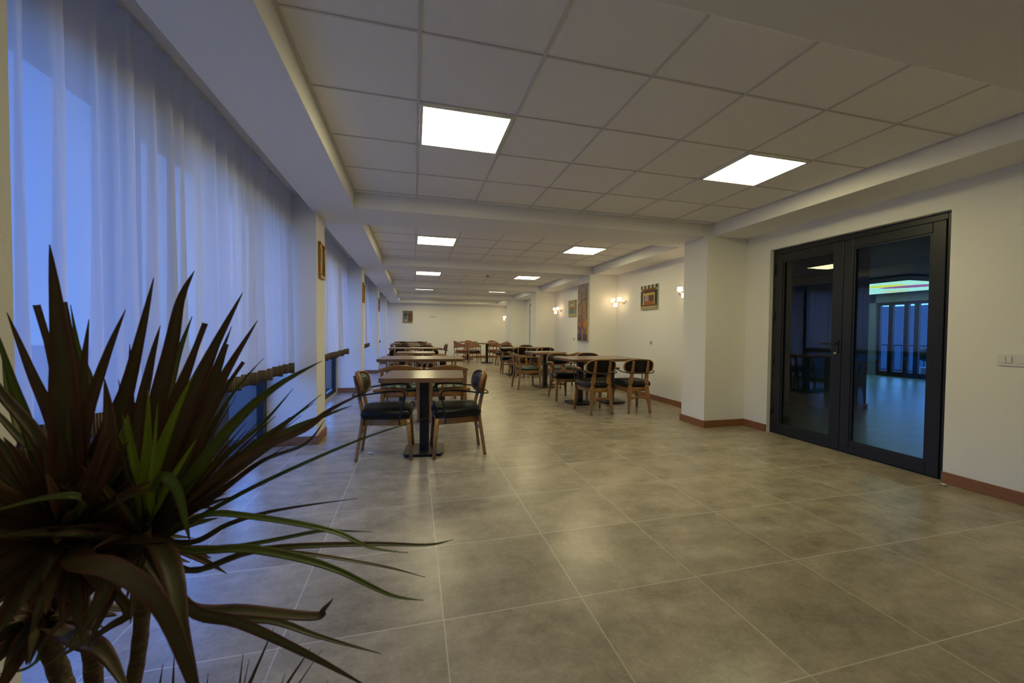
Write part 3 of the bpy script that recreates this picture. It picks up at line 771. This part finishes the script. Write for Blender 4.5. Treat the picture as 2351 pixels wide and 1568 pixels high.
# ------------------------------------------------------------------ wall pieces
def sconce(x, y, z, lab, side=1):
    r = empty('wall_sconce', (x, y, z))
    b = MB(); b.box(-0.022, -0.055, -0.035, 0, 0.055, 0.035); b.build('wall_plate', CHROME, r, bevel=0.003)
    for dy in (0.035,):
        MB().sweep(smoothpath([(-0.02, 0.0, 0), (-0.06, 0.0, 0.0), (-0.075, 0.09, -0.01), (-0.09, 0.16, 0.0)], 4), 0.006, n=8).build('arm', CHROME, r)
        MB().sweep([(-0.05, -0.20, 0.008), (-0.05, 0.03, 0.002)], 0.005, n=8).build('arm', CHROME, r)
    for i, (dx, dy, dz, up) in enumerate(((-0.15, 0.17, 0.05, 1), (-0.16, 0.055, -0.055, -1), (-0.14, -0.06, 0.055, 1))):
        h = MB(); zz = dz - up * 0.052
        h.lathe([(0.02, zz - up * 0.0), (0.02, zz - up * 0.018), (0.007, zz - up * 0.024), (0.007, zz - up * 0.04)] if up < 0 else [(0.007, zz - 0.04), (0.007, zz - 0.024), (0.02, zz - 0.018), (0.02, zz)], dx, dy, 14)
        h.sweep([(dx, dy, zz - up * 0.03), (-0.075, dy * 0.7, 0)], 0.005, n=6)
        ar = h.build('lamp_holder', CHROME, r)
        s = 0.029
        sh = MB(); sh.box(dx - s, dy - s, dz - s * 1.1, dx + s, dy + s, dz + s * 1.1); sh.build('lamp_shade', BULB, ar, bevel=0.004)
    tag(r, lab, 'wall lamp', 'three-light wall sconces')
sconce(XR, 7.03, 1.79, 'glowing three-cube sconce between the striped-awning picture and the tall canvas')
sconce(XR, 4.97, 1.80, 'wall sconce half hidden behind the white pillar left of the glass door')
sconce(XR, 10.45, 1.80, 'glowing three-cube sconce left of the small yellow picture, second bay')
sconce(XR - 0.02, 16.9, 1.79, 'small glowing sconce by the far right corner')

rr_ = random.Random(21); NZ = [[rr_.random() for _ in range(80)] for _ in range(80)]
def nse(u, v, s=1): return NZ[int(u * 79 * s) % 80][int(v * 79 * s) % 80]
def vn(x, y):
    i, j = int(math.floor(x)), int(math.floor(y)); fx, fy = x - i, y - j; fx = fx * fx * (3 - 2 * fx); fy = fy * fy * (3 - 2 * fy)
    g = lambda a, b: NZ[a % 80][b % 80]
    return lerp(lerp(g(i, j), g(i + 1, j), fx), lerp(g(i, j + 1), g(i + 1, j + 1), fx), fy)
def shop(u, v):                          # u left-right, v bottom-top: shopfront under a striped awning
    k = 0.8 + 0.35 * nse(u, v)
    if v > 0.85: c = (0.05, 0.07, 0.04) if int(u * 9) % 2 == 0 else (0.62, 0.55, 0.40)
    elif v > 0.78: c = (0.22, 0.07, 0.02) if 0.08 < u < .92 else (0.5, 0.45, 0.3)
    elif v > 0.68 and 0.15 < u < 0.85: c = (0.09, 0.04, 0.035)
    elif v > 0.58 and 0.2 < u < 0.8: c = (0.55, 0.40, 0.08)
    elif u < 0.14 and v > 0.2: c = (0.02, 0.045, 0.03)
    elif u > 0.85 and v > 0.2: c = (0.02, 0.045, 0.03)
    elif (u < 0.2 or u > 0.8) and v > 0.2: c = (0.55, 0.48, 0.28)
    elif v < 0.15: c = (0.40, 0.32, 0.15)
    elif v < 0.19: c = (0.05, 0.03, 0.02)
    elif v < 0.34: c = (0.40, 0.14, 0.02) if int(u * 20) % 3 else (0.15, 0.05, 0.02)
    elif 0.25 < u < 0.5: c = (0.45, 0.40, 0.36) if int(u * 24) % 2 else (0.25, 0.18, 0.15)
    else: c = (0.12, 0.05, 0.03)
    return [x * k for x in c]
def shop2(u, v):
    k = 0.75 + 0.5 * nse(u, v)
    if v > 0.76: c = (0.10, 0.10, 0.05) if int(u * 9) % 2 == 0 else (0.55, 0.48, 0.22)
    elif v < 0.15: c = (0.40, 0.34, 0.12)
    elif 0.2 < u < 0.8: c = (0.10, 0.20, 0.32) if v < 0.45 else ((0.35, 0.15, 0.05) if v < 0.6 else (0.5, 0.4, 0.3))
    else: c = (0.42, 0.36, 0.12) if nse(u, v, 2) > .4 else (0.06, 0.08, 0.04)
    return [x * k for x in c]
def street(u, v):
    k = 0.7 + 0.6 * nse(u, v)
    if v > 0.82: c = (0.18, 0.17, 0.08)
    elif v < 0.14: c = (0.30, 0.24, 0.13)
    elif u < 0.52: c = (0.12, 0.17, 0.15) if 0.12 < u < 0.42 and v < .8 else (0.30, 0.28, 0.15)
    else: c = (0.26, 0.07, 0.03) if nse(u, v, 2) > .35 else (0.05, 0.09, 0.06)
    if u < 0.5 and ((u - 0.28) / .2) ** 2 + ((v - 0.7) / .12) ** 2 < 1: c = (0.05, 0.06, 0.08)
    if 0.2 < u < 0.45 and v < 0.3 and v > 0.14: c = (0.45, 0.42, 0.4)
    return [x * k for x in c]
def abstract(u, v):                      # tall abstract: violet-grey sky, orange and ochre drips, dark base
    a = vn(u * 9 + 3, v * 7); b = vn(u * 16, v * 22 + 9); f = vn(u * 34 + 1, v * 60); k = 0.45 + 0.75 * b + 0.35 * f
    sky = max(0, min(1, (v - 0.58) * 3)); mid = math.exp(-((u - 0.45) / 0.16) ** 2) * (1 if v > 0.3 else 0.2)
    o = [lerp((0.52, 0.25, 0.04)[i], (0.20, 0.13, 0.08)[i], max(0, min(1, a * 2.4 - 0.8))) for i in range(3)]
    if f > 0.78: o = [0.66, 0.42, 0.12]
    c = [lerp(o[i], (0.16, 0.16, 0.22)[i], max(sky * 0.7, mid * 0.85)) for i in range(3)]
    d = ((u - 0.5) / .15) ** 2 + ((v - 0.27) / .085) ** 2
    if d < 1: c = [0.46, 0.08, 0.03] if b > .3 else [0.25, 0.10, 0.05]
    if v < 0.26 and u < .42 and a < 0.55: c = [0.13, 0.10, 0.30]
    if v < 0.12: c = [lerp(c[i], (0.05, 0.03, 0.07)[i], 0.7) for i in range(3)]
    if 0.46 < u < 0.54 and v < 0.2: c = [0.66, 0.40, 0.12]
    return [x * k for x in c]
def picture(name, center, w, h, axis, fn, nu, nv, lab, th=0.03):
    r = empty(name, center)
    if axis == 'x':                      # hangs on a wall facing -X; viewer sees +Y on the left
        MB().box(-th, -w / 2, -h / 2, 0, w / 2, h / 2).build('stretched_canvas', CANVASM, r)
        painted('painted_face', PAINT, r, lambda u, v: fn(u, v), nu, nv, lambda u, v: (-th - 0.002, w / 2 - u * w, (v - .5) * h))
    else:
        MB().box(-w / 2, -th, -h / 2, w / 2, 0, h / 2).build('stretched_canvas', CANVASM, r)
        painted('painted_face', PAINT, r, lambda u, v: fn(u, v), nu, nv, lambda u, v: ((u - .5) * w, -th - 0.002, (v - .5) * h))
    tag(r, lab, 'painting')
picture('painting', (XR, 6.13, 1.815), 0.50, 0.43, 'x', shop, 45, 50, 'square canvas of a shopfront under a striped awning, above the wall socket')
picture('painting', (XR, 9.6, 1.815), 0.50, 0.43, 'x', shop2, 40, 45, 'small yellow and blue street canvas in the second bay, left of the tall canvas')
picture('painting', (-0.27, YF, 1.79), 0.42, 0.52, 'y', street, 36, 44, 'green and red street scene canvas on the far end wall')
picture('painting', (3.499, 7.62, 1.60), 0.50, 1.20, 'x', abstract, 50, 120, 'tall narrow orange and violet abstract canvas on the white pillar')

# gilt frames on the window columns (seen edge on)
def gilt(x, y, lab):
    r = empty('gilt_frame', (x, y, 1.905))
    w, h = 0.22, 0.38; f = MB()
    f.box(0, -w / 2, -h / 2, 0.028, w / 2, -h / 2 + 0.035); f.box(0, -w / 2, h / 2 - 0.035, 0.028, w / 2, h / 2)
    f.box(0, -w / 2, -h / 2 + 0.035, 0.028, -w / 2 + 0.035, h / 2 - 0.035); f.box(0, w / 2 - 0.035, -h / 2 + 0.035, 0.028, w / 2, h / 2 - 0.035)
    f.build('frame', GOLD, r, bevel=0.006)
    MB().box(0, -w / 2 + 0.035, -h / 2 + 0.035, 0.012, w / 2 - 0.035, h / 2 - 0.035).build('picture', mat('sepia_print', (0.25, 0.16, 0.07), 0.6, noise=((30, 30, 30), (0.08, 0.05, 0.03), 4)) if 'sepia_print' not in bpy.data.materials else bpy.data.materials['sepia_print'], r)
    tag(r, lab, 'picture frame', 'gilt frames on the window columns')
gilt(XCL, 4.51, 'gilt picture frame on the nearest window column')
gilt(XCL, 8.04, 'gilt picture frame on the second window column')
gilt(XCL, 11.49, 'gilt picture frame on the third window column')

def plate_x(name, y, z, w, h, lab, n=1, kind='socket'):
    r = empty(name, (XR, y, z))
    MB().box(-0.009, -w / 2, -h / 2, 0, w / 2, h / 2).build('cover_plate', WHITEP, r, bevel=0.002)
    for i in range(n):
        cy = -w / 2 + w * (i + 0.5) / n
        if kind == 'switch':
            for s in (-1, 1): MB().box(-0.014, cy + s * 0.0145 - 0.013, -0.024, -0.009, cy + s * 0.0145 + 0.013, 0.024).build('rocker', WHITEP, r, bevel=0.001)
        else:
            q = MB().lathe([(0.022, 0), (0.022, 0.003), (0.018, 0.003), (0.017, 0.001)], n=18).build('outlet', GREYP, r); q.rotation_euler = (0, -PI / 2, 0); q.location = (-0.009, cy, 0)
    tag(r, lab, 'socket' if kind == 'socket' else 'light switch')
plate_x('wall_socket', 6.08, 1.0, 0.085, 0.085, 'single white wall socket below the striped-awning picture')
plate_x('wall_socket', 9.50, 1.0, 0.085, 0.085, 'single white wall socket left of the tall canvas, second bay')
plate_x('light_switch', 1.715, 1.005, 0.275, 0.088, 'white multi-gang switch plate right of the glass door', 3, 'switch')
r = empty('wall_socket', (0.80, YF, 1.815))
MB().box(-0.13, -0.009, -0.042, 0.13, 0, 0.042).build('cover_plate', WHITEP, r, bevel=0.002)
for i in (-1, 0, 1):
    q = MB().lathe([(0.02, 0), (0.02, 0.004), (0.016, 0.004), (0.015, 0.001)], n=16).build('outlet', GREYP, r); q.rotation_euler = (PI / 2, 0, 0); q.location = (i * 0.082, -0.009, 0)
tag(r, 'triple white socket high on the far end wall, right of the picture', 'socket')
r = empty('alarm_box', (XR, 1.69, 2.02))
MB().box(-0.035, -0.07, -0.075, 0, 0.07, 0.06).build('housing', WHITEP, r, bevel=0.006)
MB().box(-0.04, -0.07, 0.045, -0.0, 0.07, 0.075).build('cap', WHITEP, r, bevel=0.004)
tag(r, 'small white box high on the wall at the right edge of the photo', 'alarm')
r = empty('smoke_detector', (1.70, 9.15, ZC))
MB().lathe([(0.05, 0), (0.052, -0.02), (0.04, -0.028)], n=24).build('base', WHITEP, r)
MB().lathe([(0.034, -0.028), (0.036, -0.045), (0.022, -0.055), (0.001, -0.055)], n=24).build('sensor_head', GREYP, r)
tag(r, 'round smoke detector on the ceiling of the third recess', 'smoke detector')
r = MB().lathe([(0.09, 0), (0.09, -0.006), (0.07, -0.010), (0.001, -0.010)], 0, 0, 28).build('ceiling_speaker', GREYP); r.location = (1.39, 9.05, ZC)
tag(r, 'flat round ceiling speaker beside the smoke detector', 'speaker')
for x, y, lab in ((-0.40, 3.88, 'white paper scrap on the floor left of the nearest armchair'), (4.02, 2.08, 'tiny white scrap on the floor at the right foot of the glass door')):
    rr2 = random.Random(int(x * 100)); m = MB()
    m.grid(lambda u, v: ((u - .5) * 0.05 + 0.008 * rr2.random(), (v - .5) * 0.035 + 0.008 * rr2.random(), 0.003 + 0.008 * rr2.random()), 5, 4)
    o = m.build('paper_scrap', PAPER); o.location = (x, y, 0); tag(o, lab, 'scrap')

# ------------------------------------------------------------------ dracaena in the left foreground
def PW(u, v, d):                          # photo point at forward distance d -> place in the room
    x = (u - WPX / 2) / FPX * d; y = (v - HPX / 2) / FPX * d
    return Vector((0, 0, CAMZ)) + rx * x + ry * y + rf * d
def leaf_mat(name, c1, c2, edge, old):
    m = bpy.data.materials.new(name); m.use_nodes = True
    n = m.node_tree.nodes; l = m.node_tree.links; b = n['Principled BSDF']
    uv = n.new('ShaderNodeUVMap'); uv.uv_map = 'UVMap'; sp = n.new('ShaderNodeSeparateXYZ'); l.new(uv.outputs[0], sp.inputs[0])
    r = n.new('ShaderNodeValToRGB'); e = r.color_ramp.elements
    e[0].position = 0.0; e[0].color = (*edge, 1); e[1].position = 1.0; e[1].color = (*edge, 1)
    for p, c in ((0.10, edge), (0.22, c1), (0.5, c2), (0.78, c1), (0.90, edge)): q = e.new(p); q.color = (*c, 1)
    l.new(sp.outputs[0], r.inputs[0])
    u2 = n.new('ShaderNodeUVMap'); u2.uv_map = 'leaf_age'; s2 = n.new('ShaderNodeSeparateXYZ'); l.new(u2.outputs[0], s2.inputs[0])
    mx = n.new('ShaderNodeMix'); mx.data_type = 'RGBA'; l.new(s2.outputs[0], mx.inputs[0]); l.new(r.outputs[0], mx.inputs[6])
    mx.inputs[7].default_value = (*old, 1); l.new(mx.outputs[2], b.inputs['Base Color'])
    b.inputs['Roughness'].default_value = 0.42; b.inputs['Specular IOR Level'].default_value = 0.4
    b.inputs['Transmission Weight'].default_value = 0.0
    return m
LEAF = leaf_mat('dracaena_leaf', (0.115, 0.12, 0.06), (0.14, 0.165, 0.07), (0.16, 0.065, 0.045), (0.16, 0.085, 0.055))
LEAFY = leaf_mat('dracaena_young_leaf', (0.28, 0.48, 0.025), (0.34, 0.58, 0.03), (0.22, 0.24, 0.02), (0.30, 0.42, 0.03))
LEAFG = leaf_mat('dracaena_green_leaf', (0.12, 0.21, 0.035), (0.15, 0.27, 0.045), (0.12, 0.12, 0.04), (0.14, 0.18, 0.05))
class Foliage:
    def __init__(s): s.v = []; s.f = []; s.uv = []; s.age = []; s.rn = random.Random(5)
    def leaf(s, path, w, tipcut=False, roll=0.0, fold=0.35):
        P = smoothpath(path, 5); n = len(P); b = len(s.v); age = s.rn.random() ** 1.6 * 0.9
        for i, p in enumerate(P):
            t = i / (n - 1)
            d = (P[min(i + 1, n - 1)] - P[max(i - 1, 0)]).normalized()
            view = (p - Vector((0, 0, CAMZ))).normalized()
            nrm = (-view + Vector((0.15 * math.sin(roll * 3), 0.2 * math.cos(roll * 5), 0.55))).normalized()
            side = d.cross(nrm)
            if side.length < 1e-3: side = Vector((1, 0, 0))
            side.normalize(); up = side.cross(d).normalized()
            side = (side * math.cos(roll) + up * math.sin(roll)).normalized(); up = side.cross(d).normalized()
            prof = min(1.0, 0.55 + 1.6 * t) * (1 - max(0, (t - 0.25) / 0.75) ** 1.7)
            if tipcut: prof = max(prof, 0.4)
            hw = max(0.0006, w * 0.5 * prof)
            for k, q in enumerate((-1, -0.5, 0, 0.5, 1)):
                s.v.append(tuple(p + side * hw * q + up * (hw * fold * (abs(q) - 0.5)))); s.uv.append(((q + 1) / 2, t)); s.age.append(age)
        for i in range(n - 1):
            for k in range(4):
                a = b + i * 5 + k; s.f.append((a, a + 1, a + 6, a + 5))
    def build(s, name, m, parent, label=None):
        me = bpy.data.meshes.new(name); me.from_pydata(s.v, [], s.f); me.materials.append(m)
        ul = me.uv_layers.new(name='UVMap'); ua = me.uv_layers.new(name='leaf_age')
        ul = me.uv_layers['UVMap']; ua = me.uv_layers['leaf_age']
        for p in me.polygons:
            p.use_smooth = True
            for li in p.loop_indices: vi = me.loops[li].vertex_index; ul.data[li].uv = s.uv[vi]; ua.data[li].uv = (s.age[vi], 0)
        o = bpy.data.objects.new(name, me); C.objects.link(o)
        q = o.modifiers.new('solid', 'SOLIDIFY'); q.thickness = 0.0007; q.offset = 0
        o.parent = parent; o.matrix_parent_inverse = parent.matrix_world.inverted()
        if label: o['label'] = label
        return o
D0 = 0.86
plant_base = PW(230, 1700, D0); plant_base.z = 0
plant = empty('potted_dracaena', plant_base); bpy.context.view_layer.update()
CR = PW(332, 1235, D0); CL = PW(150, 1240, D0 - 0.06); CB = PW(95, 1420, D0 + 0.02)
# (crown, [(u, v, depth offset) ...], width px, young, tipcut)
LV = [
 (1, [(325,1180,0),(225,1080,-.02),(290,900,-.03),(353,638,-.05)], 46,0,0),
 (1, [(330,1180,0),(352,980,.02),(392,800,.04),(414,690,.05),(446,622,.04)], 34,0,0),
 (1, [(318,1180,0),(318,1000,.05),(342,850,.08),(368,747,.10)], 26,0,0),
 (1, [(335,1180,0),(370,980,.05),(405,830,.10),(441,726,.12)], 24,0,0),
 (1, [(335,1180,0),(375,1000,.02),(430,850,.04),(471,742,.06)], 30,0,1),
 (1, [(338,1190,0),(400,1000,0),(470,840,.02),(557,672,.03)], 38,0,0),
 (1, [(340,1195,0),(420,1000,.06),(478,850,.1),(516,754,.12)], 22,0,0),
 (1, [(340,1195,0),(450,960,.08),(500,830,.12),(532,749,.14)], 16,0,0),
 (1, [(342,1200,0),(440,1000,.03),(500,850,.05),(520,790,.06)], 26,0,1),
 (1, [(342,1200,0),(420,1080,.02),(500,890,.04),(591,736,.06)], 34,0,0),
 (1, [(345,1205,0),(430,1060,.05),(500,920,.08),(559,831,.1)], 22,0,1),
 (1, [(345,1210,0),(440,1060,.08),(530,910,.12),(605,822,.15)], 12,0,0),
 (1, [(345,1215,0),(430,1110,-.02),(530,980,-.03),(630,890,-.02),(740,828,0)], 30,2,0),
 (1, [(350,1215,0),(480,1080,.05),(600,975,.1),(673,892,.12)], 13,0,0),
 (1, [(350,1215,0),(470,1120,.04),(610,1010,.06),(738,905,.08)], 18,0,0),
 (1, [(350,1220,0),(480,1110,-.02),(600,1030,-.03),(700,985,-.02),(760,940,0),(857,891,.02)], 26,0,0),
 (1, [(352,1220,0),(500,1100,.02),(640,1000,.04),(745,955,.06),(808,931,.08)], 20,0,0),
 (1, [(355,1222,0),(480,1150,.05),(600,1060,.08),(700,1020,.1),(745,965,.12)], 16,0,0),
 (1, [(350,1225,0),(480,1130,.1),(560,1040,.15),(640,980,.18),(722,925,.2)], 20,0,0),
 (1, [(360,1230,0),(470,1180,.02),(620,1100,.05),(830,1008,.1),(980,960,.15)], 14,2,0),
 (1, [(360,1240,0),(440,1245,0),(528,1202,.03),(643,1170,.06),(820,1144,.1)], 14,0,0),
 (1, [(360,1245,0),(440,1265,0),(574,1250,.03),(735,1219,.06),(790,1219,.07),(854,1221,.08)], 13,0,0),
 (1, [(360,1260,0),(430,1310,-.02),(597,1262,0),(836,1249,.06),(980,1251,.1),(1042,1238,.12)], 17,0,0),
 (1, [(360,1225,0),(459,1186,-.02),(574,1186,-.03),(758,1218,-.03),(850,1257,-.03),(937,1269,-.02)], 20,2,0),
 (1, [(360,1260,0),(505,1258,.02),(690,1270,.05),(873,1299,.08),(976,1325,.1)], 14,0,0),
 (1, [(358,1255,0),(420,1263,-.03),(560,1260,-.05),(689,1282,-.06),(781,1312,-.06),(896,1366,-.06),(972,1378,-.05)], 24,2,0),
 (1, [(350,1270,0),(423,1390,-.06),(560,1402,-.08),(720,1416,-.08),(745,1398,-.08),(765,1374,-.08)], 32,0,0),
 (1, [(350,1270,0),(459,1408,-.04),(620,1424,-.05),(735,1462,-.06),(875,1501,-.06)], 22,0,0),
 (1, [(345,1275,0),(430,1392,-.1),(551,1430,-.14),(712,1505,-.18),(850,1580,-.2)], 26,0,0),
 (1, [(335,1255,0),(372,1262,-.1),(398,1330,-.16),(418,1440,-.2),(460,1590,-.22)], 50,0,0),
 (1, [(330,1215,0),(363,1105,-.08),(404,1119,-.1),(424,1190,-.12),(436,1243,-.12)], 26,2,0),
 (1, [(332,1225,0),(310,1140,.0),(275,1010,.0),(257,936,0)], 27,1,0),
 (1, [(333,1225,0),(318,1130,-.02),(292,980,-.02),(272,872,-.02)], 20,1,0),
 (1, [(335,1225,0),(345,1120,-.04),(390,980,-.05),(443,861,-.05)], 28,1,0),
 (1, [(334,1225,0),(330,1120,-.05),(338,1020,-.06),(341,895,-.06)], 26,1,0),
 (1, [(334,1225,0),(345,1150,-.06),(352,1050,-.07),(362,930,-.07)], 16,1,0),
 (1, [(334,1225,0),(360,1160,-.05),(400,1090,-.06),(450,1010,-.06)], 22,1,0),
 (1, [(325,1225,0),(300,1130,.03),(300,980,.05),(298,790,.06)], 30,0,0),
 (0, [(140,1180,0),(150,1000,-.04),(140,800,-.06),(114,561,-.07)], 56,0,0),
 (0, [(150,1180,0),(160,1000,.04),(128,850,.05),(84,700,.05)], 32,0,1),
 (0, [(140,1180,0),(130,1000,.03),(70,850,.05),(16,718,.06)], 26,0,0),
 (0, [(150,1180,0),(190,980,.05),(170,820,.08),(146,693,.09)], 30,0,1),
 (0, [(155,1180,0),(195,980,.02),(192,860,.03),(204,733,.04)], 26,0,0),
 (0, [(165,1180,0),(190,1000,-.02),(240,830,-.02),(288,711,-.01)], 26,0,0),
 (0, [(150,1180,0),(210,920,.06),(180,800,.08),(162,700,.09)], 14,0,0),
 (0, [(140,1190,0),(70,1000,0),(30,880,0),(-15,740,0)], 24,0,0),
 (0, [(140,1190,0),(60,1020,.03),(20,900,.05),(5,790,.06)], 20,2,0),
 (0, [(150,1190,0),(100,1050,0),(50,1010,0),(-60,890,0)], 30,0,0),
 (0, [(160,1190,0),(100,1030,-.03),(0,900,-.05),(-60,800,-.05)], 30,0,0),
 (0, [(170,1180,0),(230,1080,-.04),(250,980,-.05),(240,870,-.05)], 40,0,0),
 (0, [(160,1220,0),(190,1150,-.1),(120,1140,-.15),(-40,1180,-.18)], 20,2,0),
 (0, [(150,1240,0),(170,1290,-.12),(260,1305,-.2),(365,1385,-.24),(440,1560,-.26),(455,1640,-.26)], 46,0,0),
 (0, [(150,1260,0),(70,1310,-.05),(20,1400,-.08),(-40,1500,-.1)], 44,0,0),
 (0, [(160,1280,0),(240,1330,-.05),(200,1430,-.08),(120,1520,-.08)], 34,0,0),
 (0, [(170,1290,0),(290,1390,-.02),(250,1440,-.04),(150,1500,-.05),(100,1530,-.05)], 22,0,0),
 (0, [(120,1240,0),(60,1270,-.05),(0,1330,-.08),(-60,1420,-.1)], 44,0,0),
 (0, [(110,1230,0),(40,1180,0),(-20,1200,0),(-80,1260,0)], 38,0,0),
 (2, [(110,1400,0),(180,1470,-.08),(240,1500,-.1),(300,1600,-.12)], 52,0,0),
 (2, [(100,1400,0),(60,1430,0),(20,1470,0),(-40,1500,0)], 40,0,0),
 (2, [(105,1410,0),(95,1500,0),(60,1535,0),(-10,1548,0)], 12,0,0),
 (2, [(110,1410,0),(160,1440,.05),(220,1400,.07),(330,1400,.08),(420,1390,.1)], 14,0,0),
 (2, [(95,1420,0),(60,1390,-.05),(20,1390,-.07),(-30,1420,-.08)], 46,0,0),
]
rnd = random.Random(11)
fr_, fl_, fb_, fy_, fg_ = Foliage(), Foliage(), Foliage(), Foliage(), Foliage()
for cr, pts, w, young, cut in LV:
    base = {0: CL, 1: CR, 2: CB}[cr]; d = D0 - (0.06 if cr == 0 else 0)
    path = [base + Vector((rnd.uniform(-.012, .012), rnd.uniform(-.012, .012), rnd.uniform(-.03, .02)))] + [PW(u, v, d + dd) for u, v, dd in pts[1:]]
    F = fy_ if young == 1 else fg_ if young == 2 or (w < 25 and rnd.random() < .25) else {0: fl_, 1: fr_, 2: fb_}[cr]
    F.leaf(path, w / FPX * (d + sum(q[2] for q in pts) / len(pts)) * 0.95, bool(cut), roll=rnd.uniform(-.35, .35))
# filling leaves of the dense crowns
def fill(F, base, n, lo, hi, L0, L1, w0, w1, xmin=-0.93, seed=1):
    r = random.Random(seed)
    for _ in range(n):
        az = r.uniform(0, 2 * PI); el = r.uniform(lo, hi); L = r.uniform(L0, L1)
        d = Vector((math.cos(az) * math.cos(el), math.sin(az) * math.cos(el), math.sin(el)))
        sag = r.uniform(0.05, 0.35) * L * math.cos(el)
        P = [base + Vector((0, 0, r.uniform(-.05, .03)))] + [base + d * L * t + Vector((0, 0, -sag * t * t)) for t in (0.25, 0.55, 0.8, 1.0)]
        if min(p.x for p in P) < xmin: continue
        if any(p.length_squared and (p - Vector((0, 0, CAMZ))).length < 0.42 for p in P): continue
        F.leaf(P, r.uniform(w0, w1), roll=r.uniform(-.4, .4))
fill(fl_, CL, 90, 0.35, 1.35, 0.16, 0.34, 0.020, 0.034, seed=3)
fill(fl_, CL, 70, -0.7, 0.35, 0.10, 0.24, 0.020, 0.034, seed=4)
fill(fr_, CR, 40, 0.5, 1.4, 0.12, 0.27, 0.014, 0.024, seed=5)
fill(fr_, CR, 26, -0.8, 0.2, 0.08, 0.18, 0.016, 0.028, seed=6)
fill(fb_, CB, 60, -0.5, 1.2, 0.08, 0.22, 0.020, 0.034, seed=7)
rf_ = random.Random(31)
for _ in range(28):                        # dense narrow fan leaning toward the room
    u1, v1 = rf_.uniform(470, 735), 0; t = (u1 - 470) / 265; v1 = lerp(rf_.uniform(860, 1060), rf_.uniform(930, 1040), t)
    dd = rf_.uniform(-.02, .16)
    fr_.leaf([CR + Vector((rf_.uniform(-.01, .02), 0, rf_.uniform(-.03, .04))), PW(lerp(345, u1, .33), lerp(1215, v1, .27), D0 + dd * .3), PW(lerp(345, u1, .68), lerp(1215, v1, .66), D0 + dd * .7), PW(u1, v1, D0 + dd)], rf_.uniform(8, 17) / FPX * D0, roll=rf_.uniform(-.5, .5))
fg_.build('foliage', LEAFG, plant); fr_.build('foliage', LEAF, plant); fl_.build('foliage', LEAF, plant); fb_.build('foliage', LEAF, plant)
fy_.build('young_leaves', LEAFY, plant, 'bright green young leaves')
# low side shoot whose tips rise into the bottom of the photo
SH = PW(600, 1800, 0.95); fs = Foliage()
for (u, v, uu, vv, w) in ((560,1600,629,1441,13),(640,1600,714,1487,12),(665,1600,740,1491,6),(545,1620,558,1500,8),(550,1620,572,1514,6),(395,1620,400,1500,10),(360,1620,374,1524,9),(285,1600,301,1505,9),(470,1620,478,1545,8),(630,1620,655,1545,7),(740,1640,753,1560,7)):
    p1 = PW(u, v, 0.95); tip = PW(uu, vv, 0.97); dn = (p1 - tip).normalized()
    fs.leaf([p1 + dn * 0.16 + Vector((0, 0, -0.05)), p1 + dn * 0.08 + Vector((0, 0, -0.012)), p1, tip], w / FPX * 1.1, roll=rnd.uniform(-.2, .2))
fs.build('side_shoot', LEAF, plant)
# trunks and pot (below the frame)
def trunk(top, lean, r0):
    bx = plant_base + Vector((lean[0], lean[1], 0.19))
    P = smoothpath([bx, lerp(bx, top, 0.5) + Vector((0.01, 0.01, 0)), top + Vector((0, 0, -0.02))], 12); n = len(P)
    m = MB(); m.sweep([p - plant_base for p in P], [r0 * (1 + 0.05 * math.sin(i * 2.1)) for i in range(n)], n=14)
    m.build('trunk', mat('dracaena_bark', (0.16, 0.12, 0.07), 0.85, noise=((30, 30, 160), (0.09, 0.06, 0.035), 4), bump=(90, 0.6)) if 'dracaena_bark' not in bpy.data.materials else bpy.data.materials['dracaena_bark'], plant)
trunk(CR, (0.03, 0.0), 0.0145); trunk(CL, (-0.02, 0.02), 0.0155); trunk(CB, (-0.04, -0.02), 0.018)
MB().lathe([(0.001, 0.0), (0.11, 0.0), (0.125, 0.015), (0.15, 0.20), (0.156, 0.215), (0.15, 0.225), (0.138, 0.225), (0.136, 0.19)], n=36).build('pot', POT, plant)
MB().lathe([(0.001, 0.17), (0.137, 0.17), (0.135, 0.20), (0.001, 0.205)], n=30).build('soil', SOIL, plant)
tag(plant, 'tall dracaena plant with long dark sword leaves, left foreground', 'plant')
